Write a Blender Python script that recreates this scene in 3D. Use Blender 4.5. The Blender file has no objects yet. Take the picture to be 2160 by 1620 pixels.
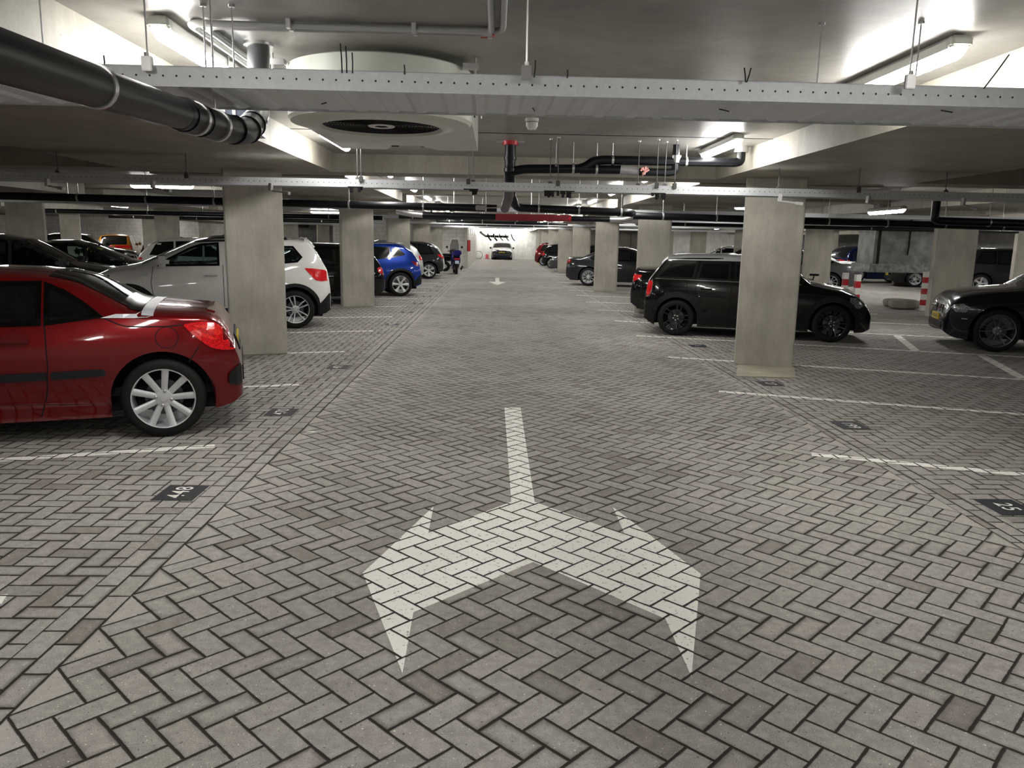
import bpy, bmesh, math, random
import numpy as np
from mathutils import Vector, Matrix
random.seed(4)
S = bpy.context.scene
C = S.collection
PI = math.pi
R = math.radians
# ------------------------------------------------------------------ camera
cam = bpy.data.objects.new('camera', bpy.data.cameras.new('camera'))
C.objects.link(cam)
yaw, pitch, roll = R(1.32), R(10.41), R(1.031)
Fv = Vector((math.sin(yaw)*math.cos(pitch), math.cos(yaw)*math.cos(pitch), -math.sin(pitch)))
Rv = Vector((math.cos(yaw), -math.sin(yaw), 0))
Uv = Rv.cross(Fv)
R2 = Rv*math.cos(roll)+Uv*math.sin(roll)
U2 = -Rv*math.sin(roll)+Uv*math.cos(roll)
# image x axis must drop to the right by the roll
m = Matrix((R2, U2, -Fv)).transposed()
cam.matrix_world = Matrix.Translation((0, 0, 1.58)) @ m.to_4x4()
cam.data.sensor_width = 36
cam.data.lens = 1640*36/2160
cam.data.clip_start = .05
S.camera = cam
S.view_settings.view_transform = 'Standard'
S.view_settings.look = 'None'
S.view_settings.exposure = 1.5
S.view_settings.gamma = 1
LAMP = 30.0
w = bpy.data.worlds.new('world'); S.world = w; w.use_nodes = True
w.node_tree.nodes['Background'].inputs[0].default_value = (.75, .8, 1, 1)
w.node_tree.nodes['Background'].inputs[1].default_value = 0.004
AX0, AX1 = -1.6, 2.855        # aisle edges
HC, HB = 2.70, 2.44           # slab and beam underside
CY0, CP = 10.62, 7.75         # column grid along the aisle

# ------------------------------------------------------------------ materials
class NT:
    def __init__(s, nt): s.t = nt
    def n(s, typ, **k):
        o = s.t.nodes.new(typ)
        for a, b in k.items(): setattr(o, a, b)
        return o
    def put(s, sock, v):
        if isinstance(v, bpy.types.NodeSocket): s.t.links.new(v, sock)
        elif v is not None: sock.default_value = v
    def m(s, op, a, b=None, c=None, clamp=False):
        o = s.n('ShaderNodeMath', operation=op); o.use_clamp = clamp
        s.put(o.inputs[0], a)
        if b is not None: s.put(o.inputs[1], b)
        if c is not None: s.put(o.inputs[2], c)
        return o.outputs[0]
    def mix(s, f, a, b, blend='MIX'):
        o = s.n('ShaderNodeMix', data_type='RGBA', blend_type=blend)
        s.put(o.inputs[0], f); s.put(o.inputs[6], a); s.put(o.inputs[7], b)
        return o.outputs[2]
    def ramp(s, v, a, b, c=0., d=1.):
        o = s.n('ShaderNodeMapRange'); o.interpolation_type = 'SMOOTHSTEP'
        s.put(o.inputs[0], v)
        for i, q in enumerate((a, b, c, d)): s.put(o.inputs[i+1], q)
        return o.outputs[0]
    def noise(s, vec, scale, detail=3, rough=.5):
        o = s.n('ShaderNodeTexNoise'); s.put(o.inputs['Vector'], vec)
        o.inputs['Scale'].default_value = scale; o.inputs['Detail'].default_value = detail
        o.inputs['Roughness'].default_value = rough
        return o.outputs[0]
def newmat(name):
    m = bpy.data.materials.new(name); m.use_nodes = True
    nt = m.node_tree; t = NT(nt); b = nt.nodes['Principled BSDF']
    return m, t, b
def rgb(*c): return (c[0], c[1], c[2], 1)
MC = {}
def mat(name, col, rough=.5, metal=0., coat=0., noise=0., nscale=8., bump=0., emit=None, es=0., alpha=None, spec=None):
    if name in MC: return MC[name]
    m, t, b = newmat(name)
    b.inputs['Roughness'].default_value = rough
    b.inputs['Metallic'].default_value = metal
    b.inputs['Coat Weight'].default_value = coat
    b.inputs['Coat Roughness'].default_value = .04
    if spec is not None: b.inputs['Specular IOR Level'].default_value = spec
    g = t.n('ShaderNodeNewGeometry').outputs['Position']
    nz = t.noise(g, nscale, 5, .6)
    k = t.ramp(nz, .3, .7, 1-noise, 1+noise)
    c = t.mix(1.0, rgb(*col), k, 'MULTIPLY') if noise else None
    if c is not None: t.t.links.new(c, b.inputs['Base Color'])
    else:
        k = t.ramp(nz, .3, .7, .97, 1.03)
        t.t.links.new(t.mix(1.0, rgb(*col), k, 'MULTIPLY'), b.inputs['Base Color'])
    if bump:
        bp = t.n('ShaderNodeBump'); bp.inputs['Distance'].default_value = bump
        t.put(bp.inputs['Height'], t.noise(g, nscale*4, 4)); t.t.links.new(bp.outputs[0], b.inputs['Normal'])
    if emit:
        b.inputs['Emission Color'].default_value = rgb(*emit); b.inputs['Emission Strength'].default_value = es
    MC[name] = m
    return m
def glassmat(name, tint, trans):
    if name in MC: return MC[name]
    m, t, b = newmat(name)
    b.inputs['Base Color'].default_value = rgb(*tint); b.inputs['Roughness'].default_value = .03
    b.inputs['Specular IOR Level'].default_value = .8
    tr = t.n('ShaderNodeBsdfTransparent'); tr.inputs[0].default_value = (.62, .74, .72, 1)
    mx = t.n('ShaderNodeMixShader')
    fr = t.n('ShaderNodeFresnel'); fr.inputs[0].default_value = 1.5
    f = t.m('ADD', t.m('MULTIPLY', fr.outputs[0], 1.0), 1-trans, clamp=True)
    t.t.links.new(f, mx.inputs[0]); t.t.links.new(tr.outputs[0], mx.inputs[1]); t.t.links.new(b.outputs[0], mx.inputs[2])
    t.t.links.new(mx.outputs[0], t.t.nodes['Material Output'].inputs[0])
    MC[name] = m; return m

def paver(name, mode, paint=None, tri=False):
    """mode: 'diag' herringbone at 45 degrees, 'square' herringbone along the axes, 'run' running courses along Y"""
    if name in MC: return MC[name]
    m, t, b = newmat(name)
    pos = t.n('ShaderNodeNewGeometry').outputs['Position']
    sx = t.n('ShaderNodeSeparateXYZ'); t.t.links.new(pos, sx.inputs[0])
    X0, Y0 = sx.outputs[0], sx.outputs[1]
    # hand-laid wobble
    wob = t.n('ShaderNodeTexNoise'); wob.inputs['Scale'].default_value = 1.3; t.t.links.new(pos, wob.inputs['Vector'])
    ws = t.n('ShaderNodeSeparateColor'); t.t.links.new(wob.outputs['Color'], ws.inputs[0])
    amp = .03 if mode != 'run' else .006
    X = t.m('MULTIPLY_ADD', t.m('SUBTRACT', ws.outputs[0], .5), amp, X0)
    Y = t.m('MULTIPLY_ADD', t.m('SUBTRACT', ws.outputs[1], .5), amp, Y0)
    a = .105
    if mode == 'diag':
        s = a*math.sqrt(2)
        dx = t.m('SUBTRACT', X, AX0)
        u = t.m('DIVIDE', t.m('ADD', dx, Y), s); v = t.m('DIVIDE', t.m('SUBTRACT', dx, Y), s)
    elif mode == 'square':
        u = t.m('DIVIDE', X, a); v = t.m('DIVIDE', Y, a)
    else:
        u = t.m('DIVIDE', t.m('SUBTRACT', X, AX0), a); v = t.m('DIVIDE', Y, a)
    i = t.m('FLOOR', u); j = t.m('FLOOR', v)
    fx = t.m('SUBTRACT', u, i); fy = t.m('SUBTRACT', v, j)
    if mode != 'run':
        k = t.m('FLOORED_MODULO', t.m('ADD', t.m('SUBTRACT', i, j), .5), 4.)   # k+.5
        isv = t.m('GREATER_THAN', k, 2.)
        k1 = t.m('COMPARE', k, 1.5, .3); k2 = t.m('COMPARE', k, 2.5, .3)
        sec = t.m('ADD', k1, k2)
        lu = t.m('ADD', t.m('ADD', t.m('MULTIPLY', fx, t.m('SUBTRACT', 1., isv)), t.m('MULTIPLY', fy, isv)), sec)
        lv = t.m('ADD', t.m('MULTIPLY', fy, t.m('SUBTRACT', 1., isv)), t.m('MULTIPLY', fx, isv))
        oi = t.m('SUBTRACT', i, k1); oj = t.m('SUBTRACT', j, k2)
    else:
        st = t.m('MULTIPLY', t.m('FLOORED_MODULO', i, 2.), .5)
        vv = t.m('ADD', t.m('MULTIPLY', v, .5), st)
        oj = t.m('FLOOR', vv); oi = i
        lu = t.m('MULTIPLY', t.m('SUBTRACT', vv, oj), 2.); lv = fx
    e = t.m('MINIMUM', t.m('MINIMUM', lu, t.m('SUBTRACT', 2., lu)), t.m('MINIMUM', lv, t.m('SUBTRACT', 1., lv)))
    e = t.m('MULTIPLY', e, a)
    if tri:   # three-cornered edge stones against the kerb courses, on both sides of the lane
        s = a*math.sqrt(2)
        dl = t.m('SUBTRACT', X, AX0); dr = t.m('SUBTRACT', AX1, X); d = t.m('MINIMUM', dl, dr)
        per = t.m('FLOORED_MODULO', t.m('DIVIDE', Y, s), 2.)
        c = t.m('ABSOLUTE', t.m('SUBTRACT', per, 1.))
        q = t.m('SUBTRACT', 1., t.m('ADD', t.m('DIVIDE', d, s), c))     # >0 inside
        te = t.m('MULTIPLY', t.m('MINIMUM', t.m('MULTIPLY', q, .707), t.m('DIVIDE', d, s)), s)
        ins = t.m('GREATER_THAN', q, 0.)
        e = t.m('ADD', t.m('MULTIPLY', te, ins), t.m('MULTIPLY', e, t.m('SUBTRACT', 1., ins)))
        tid = t.m('FLOOR', t.m('DIVIDE', Y, 2*s))
        oi = t.m('ADD', t.m('MULTIPLY', t.m('ADD', tid, 91.), ins), t.m('MULTIPLY', oi, t.m('SUBTRACT', 1., ins)))
        oj = t.m('MULTIPLY', oj, t.m('SUBTRACT', 1., ins)); hat = ins
    idv = t.n('ShaderNodeCombineXYZ'); t.put(idv.inputs[0], t.m('ADD', oi, .5)); t.put(idv.inputs[1], t.m('ADD', oj, .5))
    wn = t.n('ShaderNodeTexWhiteNoise', noise_dimensions='3D'); t.t.links.new(idv.outputs[0], wn.inputs['Vector'])
    rs = t.n('ShaderNodeSeparateColor'); t.t.links.new(wn.outputs['Color'], rs.inputs[0])
    r1, r2, r3 = rs.outputs[0], rs.outputs[1], rs.outputs[2]
    fine = t.noise(pos, 230, 3, .7); mid = t.noise(pos, 22, 4, .6); big = t.noise(pos, .7, 4, .6)
    ew = t.m('MULTIPLY_ADD', t.m('SUBTRACT', mid, .5), .006, e)
    jw = t.m('MULTIPLY_ADD', r3, .002, .0030)
    top = t.ramp(ew, jw, t.m('ADD', jw, .0035))
    base = t.mix(r1, rgb(.365, .36, .338), rgb(.395, .365, .348))
    base = t.mix(t.m('MULTIPLY', t.ramp(t.noise(pos, 1.1, 3), .45, .62), .6), base, t.mix(1., base, (.98, 1.0, .95, 1), 'MULTIPLY'))
    base = t.mix(t.ramp(r2, .78, 1.), base, rgb(.27, .25, .225))
    base = t.mix(1., base, t.ramp(fine, .3, .7, .72, 1.25), 'MULTIPLY')
    base = t.mix(1., base, t.ramp(mid, .3, .75, .84, 1.12), 'MULTIPLY')
    base = t.mix(1., base, t.ramp(big, .3, .7, .86, 1.08), 'MULTIPLY')
    if tri: base = t.mix(t.m('MULTIPLY', hat, .5), base, rgb(.46, .435, .40))
    # pale and dark aggregate specks
    sp = t.noise(pos, 95, 2, .5); sp2 = t.noise(pos, 62, 3, .6)
    base = t.mix(t.ramp(sp, .685, .72), base, rgb(.82, .80, .74))
    base = t.mix(t.m('MULTIPLY', t.ramp(sp2, .36, .32), .85), base, rgb(.10, .09, .075))
    # grime creeping in from the joints on some stones
    base = t.mix(t.m('MULTIPLY', t.ramp(ew, .030, .004), t.ramp(r3, .55, 1., 0., .8)), base, rgb(.13, .115, .10))
    if mode == 'square':
        base = t.mix(t.m('MULTIPLY', t.ramp(big, .52, .72), .45), base, rgb(.17, .15, .13))
    if paint == 'white':
        chip = t.ramp(t.m('ADD', t.noise(pos, 60, 5, .7), t.m('MULTIPLY', t.m('SUBTRACT', mid, .5), .35)), .345, .40)
        wcol = t.mix(r1, rgb(.93, .92, .87), rgb(.86, .85, .80))
        base = t.mix(chip, base, wcol)
    if paint == 'faint':
        base = t.mix(t.ramp(t.noise(pos, 30, 5, .7), .3, .42), base, rgb(.62, .61, .55))
    jc = rgb(.022, .018, .014) if paint is None else rgb(.022, .018, .015)
    col = t.mix(top, jc, base)
    t.t.links.new(col, b.inputs['Base Color'])
    b.inputs['Roughness'].default_value = .82
    b.inputs['Specular IOR Level'].default_value = .35
    h = t.m('ADD', t.m('MULTIPLY', t.ramp(ew, .0, .011), 1.), t.m('MULTIPLY', fine, .10))
    h = t.m('ADD', h, t.m('MULTIPLY', r2, .12))
    bp = t.n('ShaderNodeBump'); bp.inputs['Distance'].default_value = .007; bp.inputs['Strength'].default_value = .8
    t.t.links.new(h, bp.inputs['Height']); t.t.links.new(bp.outputs[0], b.inputs['Normal'])
    MC[name] = m; return m

def concrete(name, col, rough=.75, board=False, blocks=False, pits=True):
    if name in MC: return MC[name]
    m, t, b = newmat(name)
    pos = t.n('ShaderNodeNewGeometry').outputs['Position']
    sx = t.n('ShaderNodeSeparateXYZ'); t.t.links.new(pos, sx.inputs[0])
    st = t.n('ShaderNodeVectorMath', operation='MULTIPLY'); t.t.links.new(pos, st.inputs[0]); st.inputs[1].default_value = (6, 6, .9)
    streak = t.noise(st.outputs[0], 1.4, 5, .65); mid = t.noise(pos, 2.2, 6, .6); fine = t.noise(pos, 60, 3, .6)
    c = t.mix(1., rgb(*col), t.ramp(mid, .3, .7, .86, 1.1), 'MULTIPLY')
    c = t.mix(1., c, t.ramp(streak, .3, .7, .90, 1.07), 'MULTIPLY')
    c = t.mix(1., c, t.ramp(fine, .3, .7, .95, 1.05), 'MULTIPLY')
    if pits:
        vo = t.n('ShaderNodeTexVoronoi'); vo.inputs['Scale'].default_value = 16; t.t.links.new(pos, vo.inputs['Vector'])
        pit = t.m('MULTIPLY', t.ramp(vo.outputs['Distance'], .10, .05), t.ramp(t.noise(pos, 3.1, 2), .5, .62))
        c = t.mix(t.m('MULTIPLY', pit, .7), c, rgb(.10, .085, .06))
    hgt = mid
    if board:   # pale joints between the shutter boards
        fr = t.m('FLOORED_MODULO', sx.outputs[1], 2.6)
        c = t.mix(t.m('MULTIPLY', t.ramp(fr, .012, .0), .5), c, rgb(.10, .09, .07))
    if blocks:
        br = t.n('ShaderNodeTexBrick'); br.inputs['Scale'].default_value = 1.; br.inputs['Mortar Size'].default_value = .008
        br.inputs['Brick Width'].default_value = .45; br.inputs['Row Height'].default_value = .22
        xy = t.m('ADD', sx.outputs[0], sx.outputs[1]); cb = t.n('ShaderNodeCombineXYZ'); t.put(cb.inputs[0], xy); t.put(cb.inputs[1], sx.outputs[2])
        t.t.links.new(cb.outputs[0], br.inputs['Vector'])
        c = t.mix(br.outputs['Fac'], c, t.mix(1., c, (.6, .6, .6, 1), 'MULTIPLY'))
        hgt = t.m('SUBTRACT', 1., br.outputs['Fac'])
    t.t.links.new(c, b.inputs['Base Color']); b.inputs['Roughness'].default_value = rough
    bp = t.n('ShaderNodeBump'); bp.inputs['Distance'].default_value = .004; bp.inputs['Strength'].default_value = .5
    t.put(bp.inputs['Height'], hgt); t.t.links.new(bp.outputs[0], b.inputs['Normal'])
    MC[name] = m; return m

def galv(name='galvanised steel', holes=False):
    if name in MC: return MC[name]
    m, t, b = newmat(name)
    pos = t.n('ShaderNodeNewGeometry').outputs['Position']
    tc = t.n('ShaderNodeTexCoord').outputs['Object']
    vo = t.n('ShaderNodeTexVoronoi'); vo.inputs['Scale'].default_value = 55; t.t.links.new(pos, vo.inputs['Vector'])
    c = t.mix(t.m('MULTIPLY', vo.outputs['Color'], .35), rgb(.60, .62, .64), rgb(.80, .82, .83))
    b.inputs['Metallic'].default_value = .45; b.inputs['Roughness'].default_value = .55
    if holes:
        sx = t.n('ShaderNodeSeparateXYZ'); t.t.links.new(tc, sx.inputs[0])
        fx = t.m('ABSOLUTE', t.m('SUBTRACT', t.m('FLOORED_MODULO', sx.outputs[0], .057), .0285))
        fz = t.m('ABSOLUTE', t.m('SUBTRACT', sx.outputs[2], .044))
        d = t.m('SQRT', t.m('ADD', t.m('MULTIPLY', fx, fx), t.m('MULTIPLY', fz, fz)))
        hm = t.ramp(d, .0052, .0042)
        fac = t.n('ShaderNodeNewGeometry').outputs['Normal']; sn = t.n('ShaderNodeSeparateXYZ'); t.t.links.new(fac, sn.inputs[0])
        hm = t.m('MULTIPLY', hm, t.m('GREATER_THAN', t.m('ABSOLUTE', sn.outputs[1]), .6))
        c = t.mix(hm, c, rgb(.01, .01, .01))
        t.put(b.inputs['Metallic'], t.m('MULTIPLY', t.m('SUBTRACT', 1., hm), .45))
    t.t.links.new(c, b.inputs['Base Color'])
    MC[name] = m; return m

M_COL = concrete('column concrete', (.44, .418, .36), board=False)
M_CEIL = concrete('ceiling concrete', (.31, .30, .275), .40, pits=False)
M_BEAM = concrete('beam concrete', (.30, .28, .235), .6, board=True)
M_WALL = concrete('wall plaster', (.74, .74, .70), pits=False)
M_BLOCK = concrete('block masonry', (.60, .58, .54), blocks=True, pits=False)
M_PAD = concrete('pad concrete', (.42, .385, .30))
M_GALV = galv(); M_TRAY = galv('perforated steel', True)
M_PVC = mat('black drain pipe', (.003, .0033, .005), .40, 0, 0, spec=.3)
M_RUB = mat('black rubber', (.007, .007, .007), .75, noise=.2, nscale=30, spec=.3)
M_BLK = mat('black plastic', (.008, .008, .009), .5, spec=.3)
M_DARKI = mat('dark interior', (.008, .008, .009), .85, spec=.2)
M_STEEL = mat('zinc steel', (.55, .55, .55), .35, .9)
M_WHITEP = mat('white enamel', (.72, .72, .68), .4)
M_CREAM = mat('cream enamel', (.56, .58, .52), .38, 0, .1)
M_RED = mat('red enamel', (.45, .012, .02), .35, 0, .3)
M_DRED = mat('deep red pipe', (.16, .008, .014), .4)
M_LENS = glassmat('clear lens', (.05, .05, .05), .6)
M_GLASS = mat('tinted glass', (.006, .007, .008), .04, 0, 0, spec=.8)
M_GLASST = glassmat('car glass', (.01, .014, .014), .8)
M_GLASSD = glassmat('dark car glass', (.004, .005, .006), .35)
M_TAIL = mat('red lamp lens', (.62, .008, .012), .12, 0, .8, noise=.45, nscale=70)
M_TAILD = mat('dark red lamp lens', (.22, .006, .01), .12, 0, .8)
M_HEAD = mat('headlamp', (.30, .31, .33), .1, .6, 1., noise=.7, nscale=45)
M_CHROME = mat('chrome', (.8, .8, .8), .1, 1.)
M_ALU = mat('silver alloy', (.62, .63, .65), .32, .5)
M_ALUD = mat('dark alloy', (.10, .10, .11), .3, .8)
M_ALUB = mat('black alloy', (.012, .012, .013), .15, .3, .8)
M_SILVER = mat('silver trim', (.62, .64, .68), .35, .3)
M_YEL = mat('yellow plate', (.58, .43, .03), .5)
M_LITE, _t, _b = newmat('fluorescent diffuser')
_b.inputs['Base Color'].default_value = (.9, .9, .88, 1)
_b.inputs['Emission Color'].default_value = (1., .98, .94, 1)
_b.inputs['Emission Strength'].default_value = LAMP

# ------------------------------------------------------------------ helpers
def tag(o, label=None, cat=None, group=None, kind=None):
    if label: o['label'] = label
    if cat: o['category'] = cat
    if group: o['group'] = group
    if kind: o['kind'] = kind
    return o
def empty(name, loc, rz=0, label=None, cat=None, group=None):
    o = bpy.data.objects.new(name, None); C.objects.link(o); o.location = loc; o.rotation_euler = (0, 0, rz)
    o.empty_display_size = .1
    return tag(o, label, cat, group)
def mesh(name, V, F, m, parent=None, smooth=False, loc=None):
    me = bpy.data.meshes.new(name); me.from_pydata([tuple(map(float, v)) for v in V], [], [tuple(f) for f in F])
    me.materials.append(m)
    if smooth: me.polygons.foreach_set('use_smooth', [True]*len(me.polygons))
    me.update()
    o = bpy.data.objects.new(name, me); C.objects.link(o)
    if parent: o.parent = parent
    if loc: o.location = loc
    return o
def copy_tree(o, parent=None):
    c = o.copy(); C.objects.link(c)
    if parent: c.parent = parent
    for ch in list(o.children): copy_tree(ch, c)
    return c
class MB:
    def __init__(s): s.V = []; s.F = []
    def add(s, V, F):
        n = len(s.V); s.V += [tuple(v) for v in V]; s.F += [tuple(i+n for i in f) for f in F]; return s
    def box(s, x0, x1, y0, y1, z0, z1, M=None):
        V = [(x, y, z) for x in (x0, x1) for y in (y0, y1) for z in (z0, z1)]
        if M: V = [tuple(M @ Vector(v)) for v in V]
        return s.add(V, [(0, 1, 3, 2), (4, 6, 7, 5), (0, 4, 5, 1), (2, 3, 7, 6), (0, 2, 6, 4), (1, 5, 7, 3)])
    def bbox(s, x0, x1, y0, y1, z0, z1, b=.01, M=None):   # bevelled in plan and edges
        bm = bmesh.new(); bmesh.ops.create_cube(bm, size=1)
        for v in bm.verts: v.co = Vector(((x0+x1)/2+v.co.x*(x1-x0), (y0+y1)/2+v.co.y*(y1-y0), (z0+z1)/2+v.co.z*(z1-z0)))
        bmesh.ops.bevel(bm, geom=bm.edges[:], offset=b, segments=2, affect='EDGES')
        bm.verts.index_update()
        V = [v.co.copy() for v in bm.verts]
        if M: V = [M @ v for v in V]
        s.add([tuple(v) for v in V], [[v.index for v in f.verts] for f in bm.faces]); bm.free(); return s
    def tube(s, pts, r, n=12, cap=True, rs=None):
        P = [Vector(p) for p in pts]; N = len(P); rings = []
        up = None
        for i, p in enumerate(P):
            d = (P[min(i+1, N-1)]-P[max(i-1, 0)]).normalized()
            if up is None:
                up = Vector((0, 0, 1)) if abs(d.z) < .9 else Vector((1, 0, 0))
            a = d.cross(up).normalized(); bb = a.cross(d).normalized(); up = bb
            rr = rs[i] if rs else r
            rings.append([p+(a*math.cos(2*PI*k/n)+bb*math.sin(2*PI*k/n))*rr for k in range(n)])
        V = [v for rg in rings for v in rg]
        F = [(i*n+k, i*n+(k+1) % n, (i+1)*n+(k+1) % n, (i+1)*n+k) for i in range(N-1) for k in range(n)]
        if cap: F += [tuple(range(n))[::-1], tuple((N-1)*n+k for k in range(n))]
        return s.add(V, F)
    def lathe(s, prof, n=32, axis='z', c=(0, 0, 0), a0=0, a1=2*PI, closed=True):
        V = []; m_ = n if closed else n+1
        for k in range(m_):
            a = a0+(a1-a0)*k/n
            for r, h in prof:
                x, y = r*math.cos(a), r*math.sin(a)
                V.append({'z': (x, y, h), 'y': (x, h, y), 'x': (h, x, y)}[axis])
        V = [(v[0]+c[0], v[1]+c[1], v[2]+c[2]) for v in V]
        L = len(prof)
        F = [(k*L+i, k*L+i+1, ((k+1) % m_)*L+i+1, ((k+1) % m_)*L+i) for k in range(n) for i in range(L-1)]
        return s.add(V, F)
    def prism(s, poly, y0, y1, M=None):   # poly in xz, extruded along y
        n = len(poly)
        V = [(x, y0, z) for x, z in poly]+[(x, y1, z) for x, z in poly]
        if M: V = [tuple(M @ Vector(v)) for v in V]
        return s.add(V, [tuple(range(n)), tuple(range(2*n-1, n-1, -1))]+[(i, i+n, (i+1) % n+n, (i+1) % n) for i in range(n)])
    def flat(s, poly, z0, z1):   # poly in xy, extruded along z
        n = len(poly)
        V = [(x, y, z0) for x, y in poly]+[(x, y, z1) for x, y in poly]
        return s.add(V, [tuple(range(n))[::-1], tuple(range(n, 2*n))]+[(i, (i+1) % n, (i+1) % n+n, i+n) for i in range(n)])
    def build(s, name, m, parent=None, smooth=False, loc=None):
        o = mesh(name, s.V, s.F, m, parent, smooth, loc)
        if smooth:
            bm = bmesh.new(); bm.from_mesh(o.data); bmesh.ops.recalc_face_normals(bm, faces=bm.faces)
            for e in bm.edges:
                if len(e.link_faces) == 2 and e.calc_face_angle(0) > R(38): e.smooth = False
            bm.to_mesh(o.data); bm.free()
        else:
            bm = bmesh.new(); bm.from_mesh(o.data); bmesh.ops.recalc_face_normals(bm, faces=bm.faces); bm.to_mesh(o.data); bm.free()
        return o
def rounded(pts, rad, seg=5):
    """polyline with rounded corners"""
    P = [Vector(p) for p in pts]; out = [P[0]]
    for i in range(1, len(P)-1):
        a = (P[i-1]-P[i]); b = (P[i+1]-P[i]); r = min(rad, a.length*.49, b.length*.49)
        p0 = P[i]+a.normalized()*r; p1 = P[i]+b.normalized()*r
        for k in range(seg+1):
            t = k/seg; out.append(p0*(1-t)**2+P[i]*2*t*(1-t)+p1*t*t)
    out.append(P[-1]); return out
ORD = ['first', 'second', 'third', 'fourth', 'fifth', 'sixth', 'seventh', 'eighth', 'ninth', 'tenth', 'eleventh', 'twelfth', 'thirteenth', 'fourteenth', 'fifteenth', 'sixteenth', 'seventeenth', 'eighteenth', 'nineteenth', 'twentieth']

# ------------------------------------------------------------------ structure
def struct(name, mb, m): return tag(mb.build(name, m), kind='structure')
YN, YF, XL, XR = -6., 70.5, -31., 33.
struct('floor', MB().box(AX0, AX1, YN, YF, -.2, 0), paver('lane pavers', 'diag', tri=True))
struct('trim_1', MB().box(AX0-.21, AX0, YN, YF, -.2, 0), paver('course pavers', 'run'))
struct('trim_2', MB().box(AX1, AX1+.21, YN, YF, -.2, 0), paver('course pavers', 'run'))
struct('floor.001', MB().box(XL, AX0-.21, YN, YF, -.2, 0), paver('bay pavers', 'square'))
struct('floor.002', MB().box(AX1+.21, XR, YN, YF, -.2, 0), paver('bay pavers', 'square'))
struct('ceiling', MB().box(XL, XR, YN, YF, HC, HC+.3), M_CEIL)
# joint lines cast into the slab: shallow cover strips
for yj in (8.55, 16.3, 24.0): struct('trim_3', MB().box(-2.18, 2.93, yj, yj+.012, HC-.004, HC+.01), M_DARKI)
BEAMS = [(-19.4, -16.6), (-12.2, -9.4), (-4.95, -2.18), (2.93, 5.62), (9.2, 12.0), (16.2, 19.0), (24., 27.)]
for bi, (x0, x1) in enumerate(BEAMS):
    y0 = YN
    for k in range(0, 9):
        y1 = min(CY0+.06+CP*k, YF)
        if y1 <= y0: continue
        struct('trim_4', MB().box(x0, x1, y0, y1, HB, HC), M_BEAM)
        y0 = y1+.85
        if y0 > YF: break
for k in range(0, 8):     # cross beams on the column lines
    y = CY0+.28+CP*k
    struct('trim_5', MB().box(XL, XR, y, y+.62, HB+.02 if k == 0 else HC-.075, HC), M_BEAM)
struct('wall_back', MB().box(XL, XR, YF, YF+.3, 0, HC), M_WALL)
struct('wall_left', MB().box(XL-.3, XL, YN, YF, 0, HC), M_BLOCK)
struct('wall_right', MB().box(XR, XR+.3, YN, YF, 0, HC), M_WALL)
struct('wall_front', MB().box(XL, XR, YN-.3, YN, 0, HC), M_WALL)
struct('wall_storage', MB().box(-9.5, -1.72, 46.2, YF, 0, HC), M_BLOCK)
struct('wall_corner', MB().box(-30.9, -17.6, 52, 52.3, 0, HC), M_BLOCK)
struct('wall_stair', MB().box(13., 19, 58, YF, 0, HC), M_WALL)
struct('trim_6', MB().box(-1.78, -1.66, 46.0, 46.2, 0, HC), M_COL)

# columns: slabs of concrete turned to follow the slanted bays
def column(x, y, rz, label, wd=.74, dp=.30, grp=None):
    mb = MB()
    h = HB if True else HC
    mb.bbox(-wd/2, wd/2, -dp/2, dp/2, 0, h+.015, .012)
    o = mb.build('concrete_column', M_COL); o.location = (x, y, 0); o.rotation_euler[2] = rz
    return tag(o, label, 'column', grp)
for k in range(0, 8):
    y = CY0+CP*k
    if k < 5:
        lb = {-1: 'beige concrete column behind the viewer on the left of the lane', 0: 'wide beige concrete column standing between the red car and the white car', 1: 'beige concrete column standing left of the blue car, in front of the black van'}.get(k, 'beige concrete column, %s along the left edge of the lane' % ORD[k])
        column(-3.24, y+.03, R(20), lb, grp='columns along the left edge of the lane')
    lb = {-1: 'beige concrete column behind the viewer on the right of the lane', 0: 'wide beige concrete column standing in front of the black car with the grey roof', 1: 'beige concrete column standing just behind the black car with the grey roof, above its tail', 2: 'beige concrete column standing in front of the dark grey saloon with silver wheels'}.get(k, 'beige concrete column, %s along the right edge of the lane' % ORD[k])
    column(3.62, y-.30, R(-15), lb, grp='columns along the right edge of the lane')
    if k >= 0:
        column(-10.75, CY0+CP*k, R(20), 'beige concrete column in the row behind the left parked cars, %s nearest' % ORD[k], grp='columns behind the left parked cars')
        column(10.6, CY0-.3+CP*k, R(-15), 'beige concrete column in the row behind the right parked cars, %s nearest' % ORD[k], .84, .36, grp='columns behind the right parked cars')
        if k > 0:
            column(17.6, CY0-.3+CP*k, R(-15), 'pale concrete column in the far right row, %s nearest' % ORD[k], grp='columns of the far right row')
            column(-18., CY0+CP*k, R(20), 'pale concrete column in the far left row, %s nearest' % ORD[k], grp='columns of the far left row')
pad = MB(); pad.flat([(2.948, 9.285), (3.66, 9.243), (3.97, 10.10), (3.25, 10.23)], -.01, .012)
tag(pad.build('concrete_pad', M_PAD), 'pale concrete pad on the floor in front of the nearest right column', 'floor pad')
yp = MB().box(3.05, 3.5, 57.4, 57.7, 0, 1.25)
yc = MB().box(3.06, 3.49, 57.41, 57.69, 1.25, HB)
o = empty('corner_post', (0, 0, 0), 0, 'yellow painted concrete post at the far end of the lane on the right', 'post')
yp.build('painted_base', mat('yellow paint', (.85, .52, .01), .5), o); yc.build('post', M_COL, o)

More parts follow.
